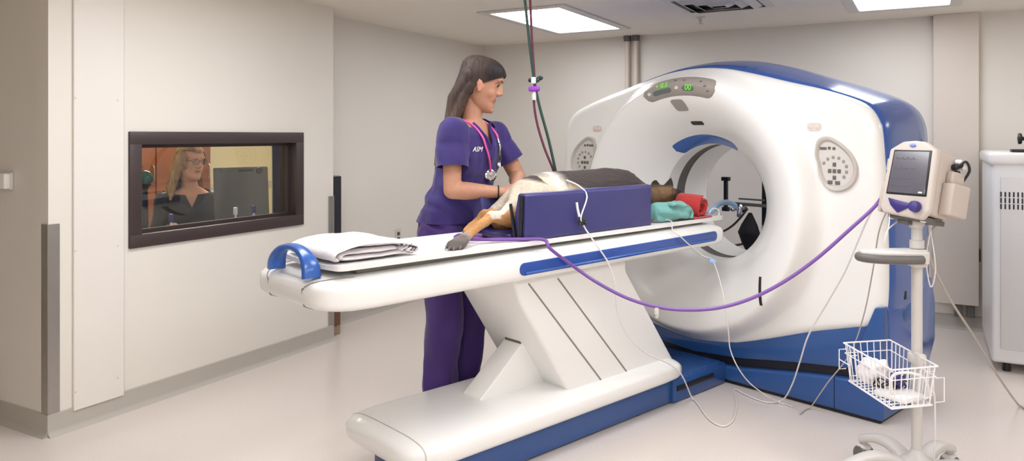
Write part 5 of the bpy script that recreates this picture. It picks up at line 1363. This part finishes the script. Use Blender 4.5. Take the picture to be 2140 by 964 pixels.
b = B(); b.loft(torso([(zt2-.71, cx0-.06, .13, .18, hc2.y), (zt2-.6, cx0-.06, .122, .165, hc2.y), (zt2-.42, cx0-.045, .122, .168, hc2.y), (zt2-.3, cx0-.04, .117, .178, hc2.y), (zt2-.225, cx0-.04, .097, .162, hc2.y), (zt2-.18, cx0-.04, .074, .105, hc2.y)]))
for sh, el, wr in armsO: b.cone(sh, .062, el, .052, 16); b.cone(el, .052, el.lerp(wr, .8), .036, 16)
tp2 = cut(displace(remesh(b, .009, 3), lambda v, n: .006*noise.noise(V((v.x*9, v.y*9, v.z*14)))), [((0, hc2.y, zt2-.30), (0, 1, -.46)), ((0, hc2.y, zt2-.30), (0, -1, -.46)), ((cx0-.035, 0, zt2-.188), (.3, 0, 1))], lambda v: not (abs(v.y-hc2.y) < .46*(v.z-(zt2-.30)) and v.x > cx0-.02 and v.z > zt2-.30) and not ((v.x-cx0+.035)*.3+(v.z-zt2+.188) > 0))
part('dark_top', shell(tp2, .004), m_black, op_, sharp=70)
b = B(); 
for s_ in (1, -1): b.cone((cx0-.06, hc2.y+s_*.08, .53), .1, (cx0+.35, hc2.y+s_*.1, .5), .072, 16); b.cone((cx0+.35, hc2.y+s_*.1, .48), .07, (cx0+.33, hc2.y+s_*.1, .09), .06, 16)
part('trousers', remesh(b, .012, 3), m_navy, op_, sharp=70)
for s_ in (1, -1):
    b = B(); b.cone((cx0+.31, hc2.y+s_*.1, .042), .04, (cx0+.47, hc2.y+s_*.1, .035), .032, 14); b.v = [V((v.x, v.y, max(v.z, .003))) for v in b.v]; part('shoe', b, m_black, op_)
b = B(); b.ell((-.012, 0, .03), (.118, .093, .11), nu=32, nv=20); b.x(HM2)
for i in range(9):
    a = math.radians(90+180*i/8); q = [HM2 @ V((-.02+.07*math.cos(a), .074*math.sin(a), .03)), HM2 @ V((-.03+.08*math.cos(a), .09*math.sin(a), -.07)), HM2 @ V((-.035+.09*math.cos(a), .112*math.sin(a), -.17)), HM2 @ V((-.03+.09*math.cos(a), .12*math.sin(a), -.27+.02*math.sin(i)))]
    for p, r in zip(range(3), (.03, .03, .026)): b.cone(q[p], r, q[p+1], r*.85 if p < 2 else .012, 12)
hair2 = remesh(b, .006, 3, .5); hair2 = displace(hair2, lambda v, n: .003*noise.noise(V((v.x*70, v.y*70, v.z*6))))
def keep2(v):
    p = HM2i @ v; return not (p.x > -.005 and p.z < .045+.35*p.x+.9*p.y*p.y*8-.0 and abs(p.y) < .074-.02*(p.z < -.02))
hair2 = keep(hair2, keep2)
part('hair', hair2, m_hair, op_, colf=lambda v: mixc((196, 160, 112), (150, 116, 80), .5+noise.noise(V((v.x*30, v.y*30, v.z*3)))), sharp=180)
ch = thing('office_chair', 'office chair under the seated person in the control room', 'chair', OF, (cx0-.03, hc2.y, 0))
b = B(); b.rbox((cx0+.05, hc2.y, .405), (.46, .46, .07), .03, 4); part('seat', b, m_dgrey, ch)
b = B(); b.lathe([(.03, .08), (.03, .37)], (cx0+.05, hc2.y, 0), n=20); part('column', b, m_black, ch)
for k in range(5):
    a = 2*PI*k/5; b = B(); b.cone((cx0+.05, hc2.y, .09), .022, (cx0+.05+.27*math.cos(a), hc2.y+.27*math.sin(a), .07), .016, 12); lg = part('leg', b, m_black, ch)
    b = B(); b.lathe([(.01, -.02), (.03, -.02), (.03, .02), (.01, .02)], (cx0+.05+.27*math.cos(a), hc2.y+.27*math.sin(a), .03), (-math.sin(a), math.cos(a), 0), 16); part('caster', b, m_black, lg)

# ------------------------------------------------------------------ light, world, view
wd = bpy.data.worlds.new('world'); sc.world = wd; wd.use_nodes = True
wd.node_tree.nodes['Background'].inputs[0].default_value = (.9, .92, 1, 1); wd.node_tree.nodes['Background'].inputs[1].default_value = .3
sc.view_settings.view_transform = 'Standard'; sc.view_settings.look = 'None'
sc.view_settings.exposure = 0.0; sc.view_settings.gamma = 1; sc.view_settings.use_curve_mapping = False
sc.cycles.use_denoising = True
sc.cycles.use_adaptive_sampling = True; sc.cycles.adaptive_threshold = .02
sc.cycles.max_bounces = 8; sc.cycles.diffuse_bounces = 5; sc.cycles.glossy_bounces = 4; sc.cycles.sample_clamp_indirect = 6; sc.cycles.caustics_reflective = False
